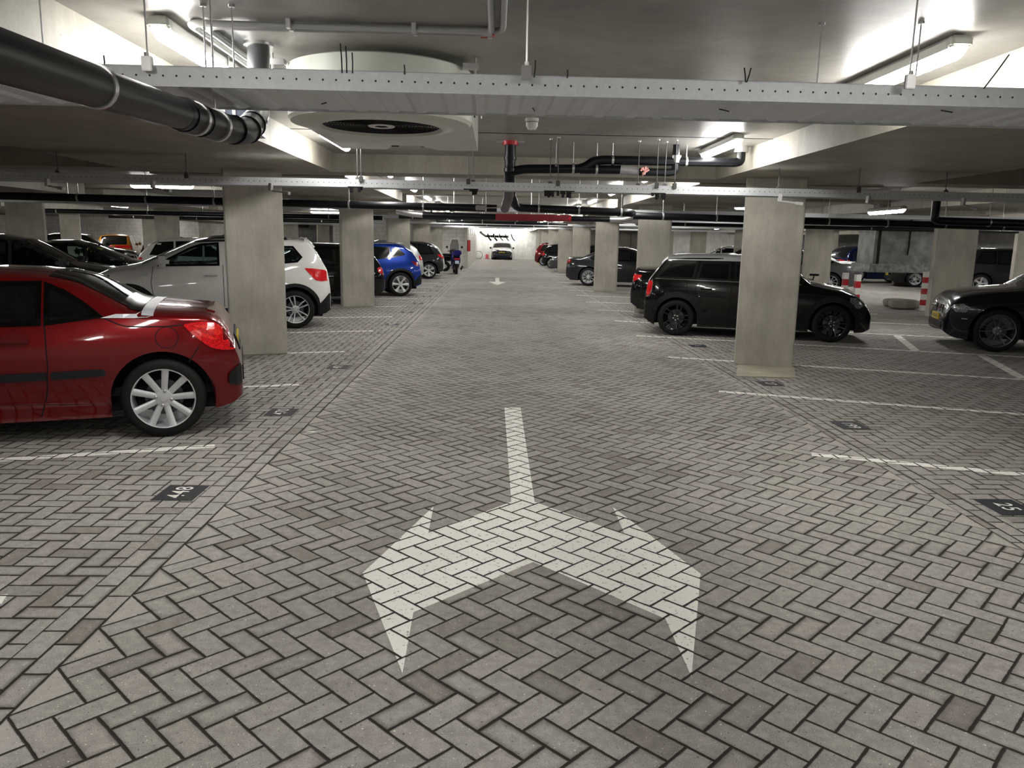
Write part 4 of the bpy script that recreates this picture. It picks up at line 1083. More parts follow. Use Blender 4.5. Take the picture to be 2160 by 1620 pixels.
def saloon(L=4.7, W=1.84, H=1.44, r=.335, xr=1.05, xf=None, deck=1.08, hood=.93, **kw):
    xf = xf or xr+L*.605; b = .94; cowl = xf-.50; rf = cowl-.80; rb = xr+.75
    d = dict(L=L, W=W, H=H, r=r, xr=xr, xf=xf, ra=r+.05,
             top=[(0, .50), (.015, .68), (.06, .88), (.11, deck), (.4, deck+.01), (xr-.30, deck+.015), (xr+.28, H-.13), (rb, H-.02), (rb+.5, H), (rf-.2, H-.03), (rf, H-.07), (cowl, hood+.05), (cowl+.3, hood), (L-.45, hood-.12), (L-.12, .74), (L-.02, .60), (L, .46)],
             belt=[(0, b+.04), (xr+.3, b), (cowl, b-.06), (L, b-.15)], bot=[(0, .34), (.3, .20), (xr+.4, .17), (xf-.4, .17), (L-.3, .18), (L, .22)], bot_z=.17,
             wins=[[(xr-.05, b+.10), (xr+.10, b+.03), (xr+.75, b+.01), (xr+.75, H-.13), (xr+.45, H-.16)], [(xr+.83, b+.01), (xr+1.55, b), (xr+1.55, H-.12), (xr+.83, H-.12)][:], [(xr+1.6, b), (cowl+.10, b-.02), (cowl-.22, b+.13), (rf+.02, H-.14), (xr+1.6, H-.12)]],
             tops=[[(xr-.22, -.86), (xr+.34, -.84), (xr+.34, .84), (xr-.22, .86)], [(rf+.02, -.86), (cowl-.02, -.90), (cowl-.02, .90), (rf+.02, .86)]],
             tails=[[(.02, b+.03), (.34, b), (.30, b-.08), (.02, b-.16)]], heads=[[(L-.10, .66), (L-.50, .72), (L-.48, .62), (L-.14, .56)]],
             ends_r=[([(.35, .80), (.75, .80), (.75, .93), (.4, .93)], M_TAIL), ([(-.35, .80), (-.4, .93), (-.75, .93), (-.75, .80)], M_TAIL), ([(-.6, .35), (.6, .35), (.6, .44), (-.6, .44)], M_BLK)], ends_f=[([(-.6, .27), (.6, .27), (.6, .40), (-.6, .40)], M_BLK), ([(-.30, .52), (.30, .52), (.28, .66), (-.28, .66)], M_BLK)],
             plate_r=.78, plate_f=.47, rim='multi', seams=[[(xr+.79, b), (xr+.62, .65), (xr+.5, .2)], [(xr+1.57, b), (xr+1.55, .22)], [(cowl, b-.05), (cowl-.12, .22)], [(.42, .75), (.45, .45)]],
             handles=[(xr+.92, b-.13), (xr+1.75, b-.14)], mirrors=[(cowl-.12, b+.03)], tum=.20)
    d.update(kw); return d
# ------------------------------------------------------------------ the parked cars
P_RED = paint('red metallic paint', (.155, .003, .005), .5, .27)
P_WHITE = paint('white paint', (.74, .74, .71), 0, .3)
P_BLUE = paint('blue metallic paint', (.005, .035, .28), .3, .28)
P_BLACK = paint('black paint', (.0025, .0025, .003), .0, .2)
P_GREY = paint('dark grey paint', (.022, .023, .026), .4, .3)
P_NAVY = paint('dark blue grey paint', (.012, .014, .022), .4, .25)
P_SILV = paint('silver paint', (.42, .43, .43), .6, .3)
P_GREYM = paint('mid grey paint', (.10, .10, .105), .5, .3)
P_ROOF = paint('silver grey roof paint', (.40, .41, .42), .3, .3)
P_ORANGE = paint('bronze orange paint', (.42, .17, .02), .3, .3)
P_DBLUE = paint('deep blue paint', (.004, .008, .05), .3, .25)
P_DRED = paint('dark red paint', (.12, .006, .01), .3, .25)
AL = PI+R(18); AR = R(-18)

# red coupe-cabriolet ------------------------------------------------
red = dict(L=4.04, W=1.75, H=1.32, r=.313, xr=.80, xf=3.34, ra=.375, win_set=.015, sq=.205, rr=.075, tum=.21, er=.55, pr=.74,
    top=[(0, .50), (.01, .60), (.06, .71), (.14, .81), (.26, .925), (.36, .975), (.46, .99), (.70, 1.01), (.90, 1.02), (1.03, 1.04), (1.22, 1.155), (1.38, 1.24), (1.55, 1.285), (1.75, 1.305), (2.05, 1.315), (2.3, 1.29), (2.5, 1.22), (3.05, .94), (3.4, .88), (3.85, .72), (4.0, .58), (4.04, .45)],
    belt=[(0, .99), (1.2, .965), (2.9, .90), (4.04, .8)], bot=[(0, .30), (.12, .235), (.42, .20), (1.2, .175), (2.9, .165), (3.7, .18), (4.04, .22)], bot_z=.17,
    wins=[[(1.20, .962), (1.575, .912), (1.575, 1.205), (1.46, 1.155), (1.33, 1.07)], [(1.612, .91), (2.75, .89), (2.62, 1.0), (2.35, 1.15), (2.1, 1.21), (1.612, 1.215)]],
    tops=[[(1.03, -.82), (1.56, -.88), (1.56, .88), (1.03, .82)], [(2.4, -.84), (3.02, -.9), (3.02, .9), (2.4, .84)]],
    tails=[[(.635, .895), (.50, .912), (.36, .905), (.20, .84), (.09, .73), (.09, .68), (.25, .68), (.44, .71), (.56, .81)]],
    heads=[[(3.9, .6), (3.45, .8), (3.5, .65), (3.85, .52)]],
    ends_r=[([(-.35, .62), (.35, .62), (.4, .76), (-.4, .76)], M_BLK)], plate_r=.68, plate_f=.40, rim='nine',
    seams=[[(1.58, .92), (1.575, .60), (1.60, .38), (1.66, .20)], [(1.18, .948), (1.08, .90), (1.03, .885), (.90, .88), (.74, .88), (.64, .89)], [(.52, .72), (.60, .60)], [(1.17, .29), (1.9, .315), (2.9, .33)]],
    handles=[(1.78, .79)], mirrors=[(2.78, .95)], paint=P_RED, glass=M_GLASSD, seatx=(1.62, 2.2))
c = Car('coupe_cabriolet', 'glossy dark red coupe-cabriolet in the left foreground, tail towards the lane', 'car', red).dress()
MOULD = mat('rub strip', (.010, .011, .014), .5, spec=.3)
for sg in (-1, 1):
    c.sheet('side_moulding', [round_poly([(1.20, .565), (1.19, .515), (1.53, .495), (1.56, .495), (1.56, .555)], .015), [(1.59, .495), (2.75, .47), (2.75, .53), (1.59, .555)]], c.fs(sg), MOULD, None, .1, .014)
    c.sheet('silver_trim', [[(1.205, .952), (.98, .948), (.88, .952), (.84, .965), (.84, .992), (.93, .992), (.96, .978), (1.10, .980)]], c.fs(sg), M_SILVER, None, .05, .008)
    fl = [(.75+.082*math.cos(a), .795+.082*math.sin(a)) for a in np.linspace(0, 2*PI, 29)]
    c.strip('fuel_flap_gap', fl, .006, M_DARKI, sg)
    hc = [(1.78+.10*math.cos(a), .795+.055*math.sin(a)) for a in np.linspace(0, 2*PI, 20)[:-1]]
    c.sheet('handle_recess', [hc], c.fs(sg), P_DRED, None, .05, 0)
    c.sheet('bumper_insert', [round_poly([(.01, .56), (.16, .50), (.20, .46), (.19, .395), (.01, .375)], .03)], c.fs(sg), M_BLK, None, .05, .018)
    c.sheet('lamp_bright_panes', [[(.56, .885), (.36, .885), (.25, .82), (.32, .80), (.46, .85)], [(.54, .845), (.38, .79), (.30, .77), (.40, .765), (.52, .81)]], c.fs(sg), mat('bright red lens', (.75, .03, .02), .1, 0, 1., noise=.5, nscale=90), None, .05, .010)  # brighter red panes laid over the tail lamp lens
    c.sheet('crease_fold', [[(1.17, .29), (1.18, .30), (1.9, .33), (2.9, .345), (2.9, .335), (1.9, .315)]], c.fs(sg), P_RED, None, .2, .006)
c.sheet('rear_bumper_strip', [[(-.60, .40), (.60, .40), (.60, .52), (-.60, .52)]], c.fr(), M_BLK, None, .06, .006)
c.sheet('silver_trim', [[(.84, -.992), (.925, -.992), (.925, .992), (.84, .992)]], c.ft(), M_SILVER, None, .05, .0)
c.sheet('cowl_panel', [[(.93, -.93), (1.03, -.88), (1.03, .88), (.93, .93)]], c.ft(), M_FRAME, None, .05, .0)
c.sheet('boot_spoiler', [[(.36, -.66), (.46, -.68), (.46, .68), (.36, .66)]], c.ft(), P_RED, None, .06, .010)
c.place((-2.6, 6.05), AL, 1)

# white crossover ----------------------------------------------------
wh = dict(L=4.32, W=1.80, H=1.60, r=.335, xr=.86, xf=3.49, ra=.40, rr=.11, er=.5, pr=.76, tum=.19, arch=.055, dx=.03, sq=.23,
    top=[(0, .56), (.01, .80), (.04, .95), (.10, 1.08), (.22, 1.16), (.40, 1.34), (.55, 1.50), (.60, 1.555), (.95, 1.585), (1.6, 1.60), (2.15, 1.585), (2.45, 1.52), (2.75, 1.38), (3.30, 1.13), (3.45, 1.09), (3.8, 1.02), (4.1, .88), (4.25, .74), (4.31, .60), (4.32, .50)],
    belt=[(0, 1.12), (1.0, 1.12), (2.9, 1.06), (4.32, .95)], bot=[(0, .36), (.3, .27), (.5, .22), (3, .22), (4, .24), (4.32, .30)], bot_z=.22,
    wins=[[(.72, 1.24), (.80, 1.16), (1.12, 1.13), (1.12, 1.42), (.86, 1.42)], [(1.18, 1.125), (1.96, 1.10), (1.96, 1.455), (1.3, 1.45), (1.18, 1.43)], [(2.08, 1.095), (3.02, 1.075), (2.86, 1.20), (2.52, 1.38), (2.35, 1.44), (2.08, 1.465)]],
    tops=[[(.16, -.80), (.52, -.80), (.52, .80), (.16, .80)], [(2.52, -.86), (3.26, -.90), (3.26, .90), (2.52, .86)]],
    tails=[[(.69, 1.055), (.55, 1.05), (.20, 1.02), (.06, .96), (.04, .84), (.36, .825), (.50, .84)]], heads=[[(4.22, .68), (3.75, .94), (3.75, .82), (4.15, .60)]],
    ends_r=[([(-.55, .37), (.55, .37), (.6, .52), (-.6, .52)], M_BLK)], ends_f=[([(-.45, .34), (.45, .34), (.5, .5), (-.5, .5)], M_BLK)], plate_r=.80, plate_f=.52, rim='dbl',
    seams=[[(3.10, 1.06), (3.14, .80), (3.12, .62), (3.0, .40)], [(2.02, 1.10), (2.02, .40)], [(1.22, 1.12), (1.20, .9), (1.32, .62), (1.33, .4)], [(.58, .60), (.46, .44)]],
    handles=[(2.20, .93), (1.36, .95)], mirrors=[(2.93, 1.13)], paint=P_WHITE, seatx=(1.35, 2.2))
c = Car('crossover', 'white crossover parked behind the widest left column, red tail lamp towards the lane', 'car', wh).dress()
for sg in (-1, 1):
    c.sheet('bumper_cladding', [[(.0, .58), (.0, .33), (.20, .26), (.475, .225), (.47, .40), (.28, .50), (.06, .62)]], c.fs(sg), M_BLK, None, .05, .016)
    c.sheet('side_repeater', [[(3.20, .92), (3.29, .92), (3.29, .95), (3.20, .95)]], c.fs(sg), M_ALU, None, .05, .006)
    c.sheet('roof_rail', [[(.75, 1.545), (2.4, 1.47), (2.4, 1.50), (.75, 1.575)]], c.fs(sg), M_ALUD, None, .1, .012)
c.sheet('roof_panel', [[(.95, -.93), (2.45, -.93), (2.45, .93), (.95, .93)]], c.ft(), M_FRAME, None, .08, .0)
c.sheet('roof_spoiler', [[(.50, -.84), (.66, -.88), (.66, .88), (.50, .84)]], c.ft(), P_WHITE, None, .06, .03)
tb = MB().tube([(.5, 0, .33), (.22, 0, .31), (.15, 0, .32), (.14, 0, .38)], .018, 10).lathe([(0, .42), (.018, .415), (.025, .40), (.018, .385), (.0, .38)], 14, 'z', (.14, 0, 0)); tb.build('tow_bar', M_BLK, c.root, True)
c.place((-3.5, 13.70), AL, 1)

# black van-like car behind ------------------------------------------
c = Car('hatchback', 'black car behind the second left column, its tail showing on the right of it', 'car', hatch(4.2, 1.78, 1.46, .32, slope=.5, paint=P_BLACK, glass=M_GLASS, open=False, dx=.05, rim='multi')).dress().place((-3.32, 19.15), AL, 1)
bl = hatch(4.14, 1.79, 1.52, .335, xr=.76, suv=True, slope=.52, hood=1.0, paint=P_BLUE, glass=M_GLASS, open=False, rim='petal', handle_m=P_BLUE, dx=.04,
           wins=[[(.62, 1.16), (.98, 1.07), (.98, 1.32), (.80, 1.33)], [(1.03, 1.06), (1.85, 1.0), (1.85, 1.37), (1.03, 1.35)], [(1.93, 1.0), (2.9, .95), (2.4, 1.33), (1.93, 1.38)]],
           tails=[[(.46, .98), (.04, .94), (.04, .84), (.26, .84)]], tailm=M_TAILD)
c = Car('crossover', 'bright blue crossover with silver six-spoke wheels right of the second left column', 'car', bl).dress()
for sg in (-1, 1):
    c.sheet('bumper_cladding', [[(.0, .56), (.03, .36), (.38, .28), (.36, .42), (.2, .50), (.06, .60)]], c.fs(sg), M_BLK, None, .05, .016)
    c.sheet('roof_rail', [[(.55, 1.455), (2.3, 1.43), (2.3, 1.455), (.55, 1.48)]], c.fs(sg), M_ALU, None, .1, .014)
c.place((-2.66, 21.98), AL, 1)
DET = dict(dx=.06, n1=14, open=False, glass=M_GLASS)
Car('hatchback', 'silver white hatchback between the blue crossover and the dark grey one', 'car', hatch(4.0, 1.75, 1.54, .31, slope=.5, paint=P_SILV, tails=[[(.30, 1.0), (.05, 1.0), (.04, .84), (.24, .84)]], **DET)).dress().place((-3.25, 28.8), AL, 1)
Car('crossover', 'dark grey crossover with silver wheels parked before the dark blue scooter', 'car', hatch(4.1, 1.79, 1.53, .335, suv=True, slope=.55, paint=P_GREY, rim='petal', tails=[[(.42, 1.0), (.05, .98), (.05, .84), (.25, .88)]], **DET)).dress().place((-2.74, 32.2), AL, 1)
Car('hatchback', 'small white car just beyond the dark grey crossover on the left', 'car', hatch(3.9, 1.7, 1.5, .31, paint=P_WHITE, **DET)).dress().place((-2.85, 34.6), AL, 1)

# right row ------------------------------------------------------------
mi = dict(L=4.0, W=1.73, H=1.425, r=.315, xr=.79, xf=3.35, ra=.365, rr=.09, er=.5, pr=.76, ef=.75, pf=.66, tum=.15, arch=.085, win_set=.012, sq=.22,
    top=[(0, .50), (.01, .66), (.04, .86), (.09, .97), (.22, 1.05), (.34, 1.14), (.50, 1.29), (.56, 1.375), (.62, 1.395), (.95, 1.415), (1.6, 1.425), (2.3, 1.41), (2.5, 1.375), (2.72, 1.22), (2.98, 1.00), (3.15, .965), (3.5, .90), (3.72, .82), (3.86, .70), (3.95, .58), (4.0, .46)],
    belt=[(0, .98), (1, .96), (2.9, .92), (4, .85)], bot=[(0, .34), (.12, .24), (.4, .17), (3.1, .165), (3.7, .17), (3.85, .17), (4.0, .24)], bot_z=.17,
    wins=[[(.40, 1.00), (1.05, .985), (1.12, 1.285), (.66, 1.285)], [(1.11, .985), (1.66, .975), (1.66, 1.285), (1.18, 1.285)], [(1.74, .975), (2.80, .955), (2.76, 1.05), (2.50, 1.275), (1.74, 1.29)]],
    tops=[[(.30, -.76), (.50, -.80), (.50, .80), (.30, .76)], [(2.50, -.9), (2.95, -.92), (2.95, .92), (2.50, .9)]],
    tails=[[(.13, .94), (.24, .955), (.28, .90), (.25, .78), (.18, .69), (.08, .68), (.07, .78)]], heads=[[(3.60, .81), (3.74, .77), (3.82, .62), (3.74, .57), (3.60, .64)]],
    ends_r=[([(-.5, .35), (.5, .35), (.5, .45), (-.5, .45)], M_BLK)], ends_f=[([(-.35, .50), (.35, .50), (.42, .66), (-.42, .66)], M_BLK), ([(-.5, .27), (.5, .27), (.5, .38), (-.5, .38)], M_BLK)], plate_r=.62, plate_f=.45, rim='black', trim=M_ALUB,
    seams=[[(1.70, .96), (1.68, .4), (1.68, .2)], [(1.12, .97), (1.10, .80), (1.22, .58)], [(2.78, .94), (2.76, .6), (2.70, .2)], [(.94, .93), (.96, .76)]],
    handles=[(1.28, .83), (1.92, .83)], mirrors=[(2.66, 1.03)], paint=P_BLACK, glass=M_GLASSD, seatx=(1.3, 2.05))
c = Car('compact_car', 'glossy black compact car with silver grey roof and black wheels, behind the right column', 'car', mi).dress()
c.sheet('roof_panel', [[(.50, -.985), (2.46, -.985), (2.46, .985), (.50, .985)]], c.ft(), P_ROOF, None, .06, .006)
for sg in (-1, 1): c.sheet('roof_panel', [[(.53, 1.335), (.62, 1.31), (2.50, 1.305), (2.40, 1.355), (.9, 1.37), (.60, 1.36)]], c.fs(sg), P_ROOF, None, .06, .007)
for sg in (-1, 1):
    P = mi['tails'][0]
    c.sheet('lamp_bezel', [], c.fs(sg), M_CHROME, None, .05, .016, [(offset_poly(P, .02), offset_poly(P, -.004))])
    c.strip('belt_chrome', [(.36, .985), (1.6, .965), (2.82, .945)], .014, M_CHROME, sg, .008)
    c.strip('sill_trim', [(1.25, .235), (2.9, .235)], .01, M_ALUD, sg, .008)
    c.sheet('bumper_cladding', [[(.0, .42), (.02, .28), (.38, .20), (.40, .34), (.25, .48), (.02, .52)]], c.fs(sg), M_BLK, None, .05, .012)
c.place((3.15, 13.51), R(-15), -1)
sd = saloon(4.65, 1.82, 1.42, .33, xr=.98, deck=1.09, paint=P_BLACK, rim='black', dx=.05, glass=M_GLASS, open=False, tails=[[(.01, .95), (.36, .92), (.30, .86), (.10, .78), (.01, .78)]])
Car('saloon_car', 'black saloon whose bright red tail lamp sticks out left of the compact car', 'car', sd).dress().place((3.66, 16.35), R(-18), -1)
sd = saloon(4.7, 1.84, 1.44, .335, xr=1.02, deck=1.06, paint=P_GREY, dx=.05, glass=M_GLASS, open=False, rim='multi', tailm=M_TAILD)
Car('saloon_car', 'dark grey saloon with silver multi-spoke wheels behind the third right column', 'car', sd).dress().place((3.41, 28.91), R(-18), -1)
sv = hatch(4.1, 1.75, 1.5, .31, paint=P_GREYM, **DET)
Car('hatchback', 'mid grey car facing the lane with bright headlamps, beyond the dark grey saloon', 'car', sv).dress().place((3.6, 41.9), R(162), 1, 'xf')
Car('hatchback', 'glossy black car between the mid grey and dark red cars, far right', 'car', hatch(4.2, 1.78, 1.5, .32, paint=P_BLACK, **DET)).dress().place((3.35, 47.4), R(-18), -1)
Car('hatchback', 'dark red car at the far end beside the yellow post', 'car', hatch(4.1, 1.78, 1.55, .32, paint=P_DRED, slope=.45, tails=[[(.25, 1.25), (.08, 1.1), (.05, .8), (.22, .85)]], **DET)).dress().place((3.15, 52.4), R(-18), -1)

# second rows ------------------------------------------------------------
bw = saloon(4.52, 1.81, 1.43, .335, xr=.78, xf=3.59, deck=1.06, hood=.955, paint=P_NAVY, rim='dark', dx=.03, sqf=.21, glass=M_GLASS, open=False,
    top=[(0, .5), (.02, .7), (.08, .95), (.14, 1.06), (.75, 1.08), (1.3, 1.34), (1.8, 1.41), (2.4, 1.43), (2.7, 1.36), (3.25, 1.03), (3.5, 1.0), (3.9, .955), (4.15, .90), (4.34, .82), (4.44, .72), (4.50, .56), (4.52, .40)],
    heads=[[(4.34, .715), (4.10, .735), (3.99, .68), (4.05, .60), (4.28, .60), (4.38, .66)]], pf=.62, ef=.75, bot=[(0, .34), (.3, .2), (4.0, .17), (4.2, .18), (4.45, .24), (4.52, .30)], plate_f=.48,
    ends_f=[([(-.38, .56), (-.06, .56), (-.06, .68), (-.34, .68)], M_FRAME), ([(.38, .56), (.06, .56), (.06, .68), (.34, .68)], M_FRAME), ([(-.48, .31), (.48, .31), (.48, .42), (-.48, .42)], M_BLK)])
c = Car('saloon_car', 'dark blue grey car at the right edge facing left with thin-spoked wheel', 'car', bw).dress()
for sg in (-1, 1):
    for p in ((4.35, .66), (4.17, .66)): 
        y = float(c.side(*p)); MB().lathe([(0, .018), (.035, .016), (.045, .006), (.045, -.01)], 20, 'y', (p[0], y*1, p[1])).build('lamp_projector', M_CHROME, c.root, True) if sg > 0 else None
    c.strip('bumper_slot', [(4.02, .50), (4.12, .50)], .008, M_SILVER, sg, .006)
c.place((7.84, 11.93), R(161), 1, 'xf')
AB = R(161)
Car('crossover', 'black crossover facing left, its windscreen showing above the compact car roof', 'car', hatch(4.5, 1.84, 1.60, .35, suv=True, hood=1.08, paint=P_BLACK, **{**DET, 'open': True, 'glass': M_GLASST})).dress().place((9.0, 32.4), AB, 1, 'xf')
Car('saloon_car', 'grey saloon roof showing above the compact car, right beside the near column', 'car', saloon(4.6, 1.82, 1.45, .33, paint=P_GREYM, dx=.06, n1=14, glass=M_GLASST)).dress().place((9.3, 28.6), AB, 1, 'xf')
Car('hatchback', 'white hatchback facing left behind the black crossover, beyond the compact car', 'car', hatch(4.2, 1.8, 1.55, .32, paint=P_WHITE, **DET)).dress().place((8.9, 35.7), AB, 1, 'xf')
Car('crossover', 'dark blue crossover with yellow rear plate left of the air duct', 'car', hatch(4.6, 1.88, 1.66, .36, suv=False, slope=.5, paint=P_DBLUE, rim='multi', plate_r=.92, **DET)).dress().place((16.3, 35.0), R(8), -1)
Car('hatchback', 'white car seen below the air duct', 'car', hatch(4.2, 1.8, 1.5, .32, paint=P_WHITE, **DET)).dress().place((20.0, 40.5), R(170), 1, 'xf')
Car('hatchback', 'black car seen below the right end of the air duct', 'car', hatch(4.3, 1.8, 1.5, .33, paint=P_BLACK, **DET)).dress().place((17.3, 32.0), R(165), 1, 'xf')
Car('crossover', 'dark grey crossover with five-spoke silver wheel at the far right between columns', 'car', hatch(4.6, 1.86, 1.66, .35, suv=True, paint=P_GREY, rim='five', dx=.05, glass=M_GLASS, open=False)).dress().place((17.82, 28.45), R(-20), -1)
# left second row, noses towards the lane
A2 = R(18)
g1 = hatch(4.4, 1.80, 1.55, .32, hood=1.02, paint=P_GREYM, dx=.04, glass=M_GLASSD)
Car('hatchback', 'grey car at the left edge behind the red car, windscreen sloping down to the right', 'car', g1).dress().place((-7.63, 15.1), A2, -1, 'xf')
g2 = saloon(4.6, 1.80, 1.45, .32, hood=.98, paint=P_BLACK, dx=.04, glass=M_GLASST)
c = Car('saloon_car', 'black car with a yellow window sticker behind the grey car on the left', 'car', g2).dress().place((-7.63, 17.6), A2, -1, 'xf')
c.sheet('window_sticker', [[(2.55, 1.20), (2.80, 1.20), (2.80, 1.27), (2.55, 1.27)]], c.fs(-1), M_YEL, None, .1, .003)
Car('hatchback', 'white car tail seen above the bonnet of the white crossover', 'car', hatch(4.2, 1.8, 1.52, .32, slope=.7, paint=P_WHITE, **DET)).dress().place((-10.0, 23.5), R(14), -1, 'xr')
Car('people_carrier', 'black high car behind the white crossover tail, curved roof', 'car', hatch(4.5, 1.84, 1.72, .33, paint=P_BLACK, **DET)).dress().place((-7.3, 30.2), A2, -1, 'xf')
Car('saloon_car', 'black saloon between the high black car and the second left column', 'car', saloon(4.6, 1.8, 1.50, .33, paint=P_BLACK, dx=.06, n1=14, glass=M_GLASST)).dress().place((-7.1, 33.4), A2, -1, 'xf')
Car('crossover', 'distant white crossover, rear to the viewer, before the block wall', 'car', hatch(4.4, 1.84, 1.62, .33, paint=P_WHITE, ends_r=[([(-.62, 1.02), (.62, 1.02), (.52, 1.45), (-.52, 1.45)], M_GLASS), ([(.5, .80), (.8, .80), (.8, .98), (.5, .98)], M_TAIL), ([(-.8, .80), (-.5, .80), (-.5, .98), (-.8, .98)], M_TAIL)], **DET)).dress().place((-22.4, 44.2), R(108), -1)
Car('estate_car', 'distant bronze orange car with rear towards the viewer before the block wall', 'car', hatch(4.4, 1.84, 1.58, .33, paint=P_ORANGE, ends_r=[([(-.60, 1.02), (.60, 1.02), (.52, 1.40), (-.52, 1.40)], M_GLASS), ([(.5, .84), (.86, .84), (.86, .98), (.5, .98)], M_TAIL), ([(-.86, .84), (-.5, .84), (-.5, .98), (-.86, .98)], M_TAIL)], **DET)).dress().place((-20.2, 44.4), R(106), -1)
Car('hatchback', 'distant dark grey car right of the orange one before the block wall', 'car', hatch(4.3, 1.84, 1.52, .33, paint=P_NAVY, **DET)).dress().place((-18.2, 44.6), R(60), -1)
Car('hatchback', 'distant black car left of the distant white crossover', 'car', hatch(4.3, 1.84, 1.6, .33, paint=P_BLACK, **DET)).dress().place((-19.9, 35.6), R(18), -1)
ec = hatch(4.35, 1.82, 1.47, .33, hood=1.0, paint=P_GREY, **DET); ec['plate_f'] = .62; ec['heads'] = [[(4.25, .66), (3.95, .78), (3.95, .66), (4.2, .58)]]
ec['ends_f'] = [([(.35, .64), (.78, .68), (.76, .80), (.42, .76)], M_HEAD), ([(-.78, .68), (-.35, .64), (-.42, .76), (-.76, .80)], M_HEAD), ([(-.6, .26), (.6, .26), (.6, .36), (-.6, .36)], P_DBLUE)]
Car('hatchback', 'dark grey car facing the viewer before the end wall of the lane', 'car', ec).dress().place((-.40, 68.1-.3), R(-91), -1, 'xf')

# ------------------------------------------------------------------ two-wheelers
def scooter(x, y, rz, m, label, screen=True):
    t = empty('scooter', (x, y, 0), rz, label, 'scooter')     # x axis forward
    for xx, nm in ((0, 'rear_wheel'), (1.35, 'front_wheel')):
        w_ = MB().lathe([(.10, -.05), (.17, -.06), (.24, -.055), (.26, 0), (.24, .055), (.17, .06), (.10, .05)], 28, 'y', (xx, 0, .26)).build(nm, M_RUB, t, True)
        MB().lathe([(0, -.04), (.12, -.045), (.165, -.05), (.165, .05), (.12, .045), (0, .04)], 20, 'y', (xx, 0, .26)).build('rim', M_ALU, w_, True)
    b = MB().prism([(-.42, .62), (-.38, .80), (.0, .86), (.45, .78), (.62, .42), (.95, .36), (1.05, .40), (1.2, .98), (1.3, .98), (1.32, .5), (1.2, .28), (.6, .22), (.3, .34), (.05, .52), (-.3, .52)], -.17, .17)
    o = b.build('bodywork', m, t); bv = o.modifiers.new('b', 'BEVEL'); bv.width = .05; bv.segments = 3
    o = MB().bbox(-.40, .50, -.15, .15, .80, .90, .04).build('seat', M_BLK, t, True)
    MB().bbox(-.62, -.25, -.2, .2, .86, 1.12, .06).build('top_box', m, t, True)
    MB().tube([(1.22, -.34, 1.05), (1.25, -.2, 1.08), (1.25, .2, 1.08), (1.22, .34, 1.05)], .018, 10).build('handlebar', M_BLK, t, True)
    if screen:
        V = []; n = 8
        for k in range(n+1):
            u = k/n; z = .98+.62*u
            for j in range(7):
                v = -1+j/3; w_ = .22*(1-.45*u**3); V.append((1.38-.22*u-.06*v*v, v*w_, z))
        MB().add(V, [(k*7+j, k*7+j+1, (k+1)*7+j+1, (k+1)*7+j) for k in range(n) for j in range(6)]).build('windscreen', glassmat('smoked screen', (.13, .10, .11), .35), t, True)
    for sg in (-1, 1):
        MB().lathe([(0, -.012), (.055, -.01), (.06, 0), (.055, .01), (0, .012)], 16, 'x', (1.25, sg*.36, 1.25)).tube([(1.25, sg*.30, 1.07), (1.25, sg*.36, 1.2)], .008, 6).build('mirror', M_BLK, t, True)
    MB().bbox(-.50, -.485, -.09, .09, .50, .64, .003).build('number_plate', mat('pale plate', (.55, .65, .75), .5), t)
    MB().bbox(-.46, -.42, -.13, .13, .68, .76, .015).build('tail_lamp', M_TAIL, t, True)
    MB().tube([(-.1, -.22, .25), (-.5, -.24, .38)], .045, 12).build('exhaust', M_BLK, t, True)
    return t
scooter(-1.87, 37.0, R(97), paint('dark violet blue paint', (.012, .008, .12), .3, .25), 'dark blue scooter with tall smoked windscreen at the left lane edge')
scooter(-2.6, 40.2, R(175), P_BLACK, 'black and white scooter behind the dark blue one', False)
def bicycle(x, y, rz, m, label, scale=1.):
    t = empty('bicycle', (x, y, 0), rz, label, 'bicycle'); t.scale = (scale,)*3
    for xx in (0, 1.05):
        w_ = MB().tube([(xx+.34*math.cos(a), 0, .34+.34*math.sin(a)) for a in np.linspace(0, 2*PI, 41)], .018, 8, False).build('wheel', M_RUB, t, True)
        s_ = MB().lathe([(.30, -.012), (.315, -.008), (.315, .008), (.30, .012)], 36, 'y', (xx, 0, .34))
        s_.build('rim', M_ALU, w_, True)
        s2 = MB()
        for k in range(12):
            a = 2*PI*k/12; s2.tube([(xx, 0, .34), (xx+.31*math.cos(a), 0, .34+.31*math.sin(a))], .0025, 4)
        s2.tube([(xx, -.05, .34), (xx, .05, .34)], .025, 10); s2.build('spokes', M_STEEL, w_, True)
    f = MB()
    for a, b in (((0, 0, .34), (.42, 0, .30)), ((0, 0, .34), (.32, 0, .76)), ((.42, 0, .30), (.30, 0, .84)), ((.42, 0, .30), (.86, 0, .72)), ((.32, 0, .76), (.84, 0, .80)), ((1.05, 0, .34), (.84, 0, .82)), ((.84, 0, .82), (.81, 0, .98))): f.tube([a, b], .016, 8)
    f.build('frame', m, t, True)
    MB().tube([(.72, -.28, 1.0), (.80, -.15, 1.02), (.80, .15, 1.02), (.72, .28, 1.0)], .013, 8).build('handlebar', M_BLK, t, True)
    MB().bbox(.16, .42, -.08, .08, .86, .91, .025).tube([(.30, 0, .80), (.29, 0, .88)], .013, 8).build('saddle', M_BLK, t, True)
    MB().lathe([(.09, -.004), (.10, 0), (.09, .004)], 20, 'y', (.42, .04, .30)).tube([(.42, .05, .30), (.5, .05, .16)], .01, 6).tube([(.42, -.05, .30), (.34, -.05, .44)], .01, 6).build('crank', M_STEEL, t, True)
    return t
bicycle(-2.6, 69.0, R(0), mat('pale frame', (.35, .36, .35), .4), 'pale bicycle leaning at the left end of the far wall')
bicycle(8.2, 19.3, R(145), M_BLK, 'black bicycle standing beyond the bonnet of the black compact car')
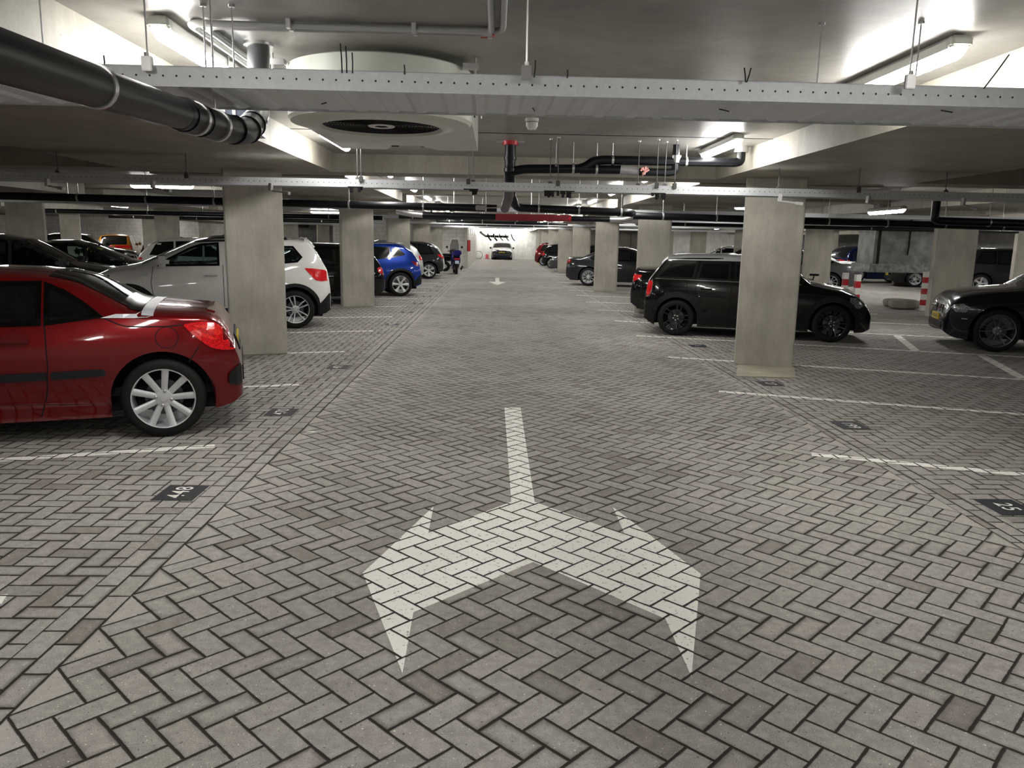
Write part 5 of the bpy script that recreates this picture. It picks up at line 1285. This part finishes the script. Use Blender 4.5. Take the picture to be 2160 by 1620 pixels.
pk = MB().bbox(-.18, .18, -.2, .2, 0, .12, .03).bbox(-.15, .15, -.15, .15, .12, .42, .05); o = pk.build('carton', mat('pink plastic', (.75, .18, .22), .5), None, True); o.location = (-.80, 69.2, 0); tag(o, 'small pink thing on the floor left of the far car', 'box')

# ------------------------------------------------------------------ bollards and stones
def bollard(x, y, label):
    t = empty('bollard', (x, y, 0), 0, label, 'bollard', 'red and white bollards')
    n = 7
    for k in range(n):
        MB().box(-.055, .055, -.055, .055, k/n, (k+1)/n-.0).build('red_band' if k % 2 == 1 else 'white_band', M_RED if k % 2 == 1 else M_WHITEP, t)
    MB().bbox(-.14, .14, -.14, .14, 0, .015, .004).build('foot_plate', M_STEEL, t)
bollard(11.0, 19.85, 'red and white bollard standing left of the far right column')
bollard(7.85, 16.85, 'red and white bollard just beyond the compact car bonnet, right one of the pair')
bollard(8.05, 17.9, 'red and white bollard just beyond the compact car bonnet, left one of the pair')
def stone(x, y, s_, label):
    bm = bmesh.new(); bmesh.ops.create_icosphere(bm, subdivisions=3, radius=1)
    for v in bm.verts:
        c_ = v.co; c_.x = math.copysign(abs(c_.x)**.6, c_.x)*s_*1.25; c_.y = math.copysign(abs(c_.y)**.6, c_.y)*s_*.8; c_.z = max(math.copysign(abs(c_.z)**.5, c_.z), -1)*s_*.45+s_*.45
        c_ += Vector((random.uniform(-1, 1), random.uniform(-1, 1), random.uniform(-.5, .5)))*s_*.02
    me = bpy.data.meshes.new('concrete_block'); bm.to_mesh(me); bm.free(); me.materials.append(concrete('stone', (.26, .25, .21)))
    o = bpy.data.objects.new('concrete_block', me); C.objects.link(o); o.location = (x, y, 0); tag(o, label, 'block')
stone(10.75, 20.3, .30, 'rounded concrete block on the floor left of the lone bollard')
stone(10.95, 21.1, .26, 'smaller concrete block just behind the rounded one')
lf = MB().flat([(-1.55, 6.28), (-1.50, 6.30), (-1.46, 6.27), (-1.50, 6.25)], 0, .004); tag(lf.build('litter', M_WHITEP), 'tiny scrap of white litter on the paving', 'litter')
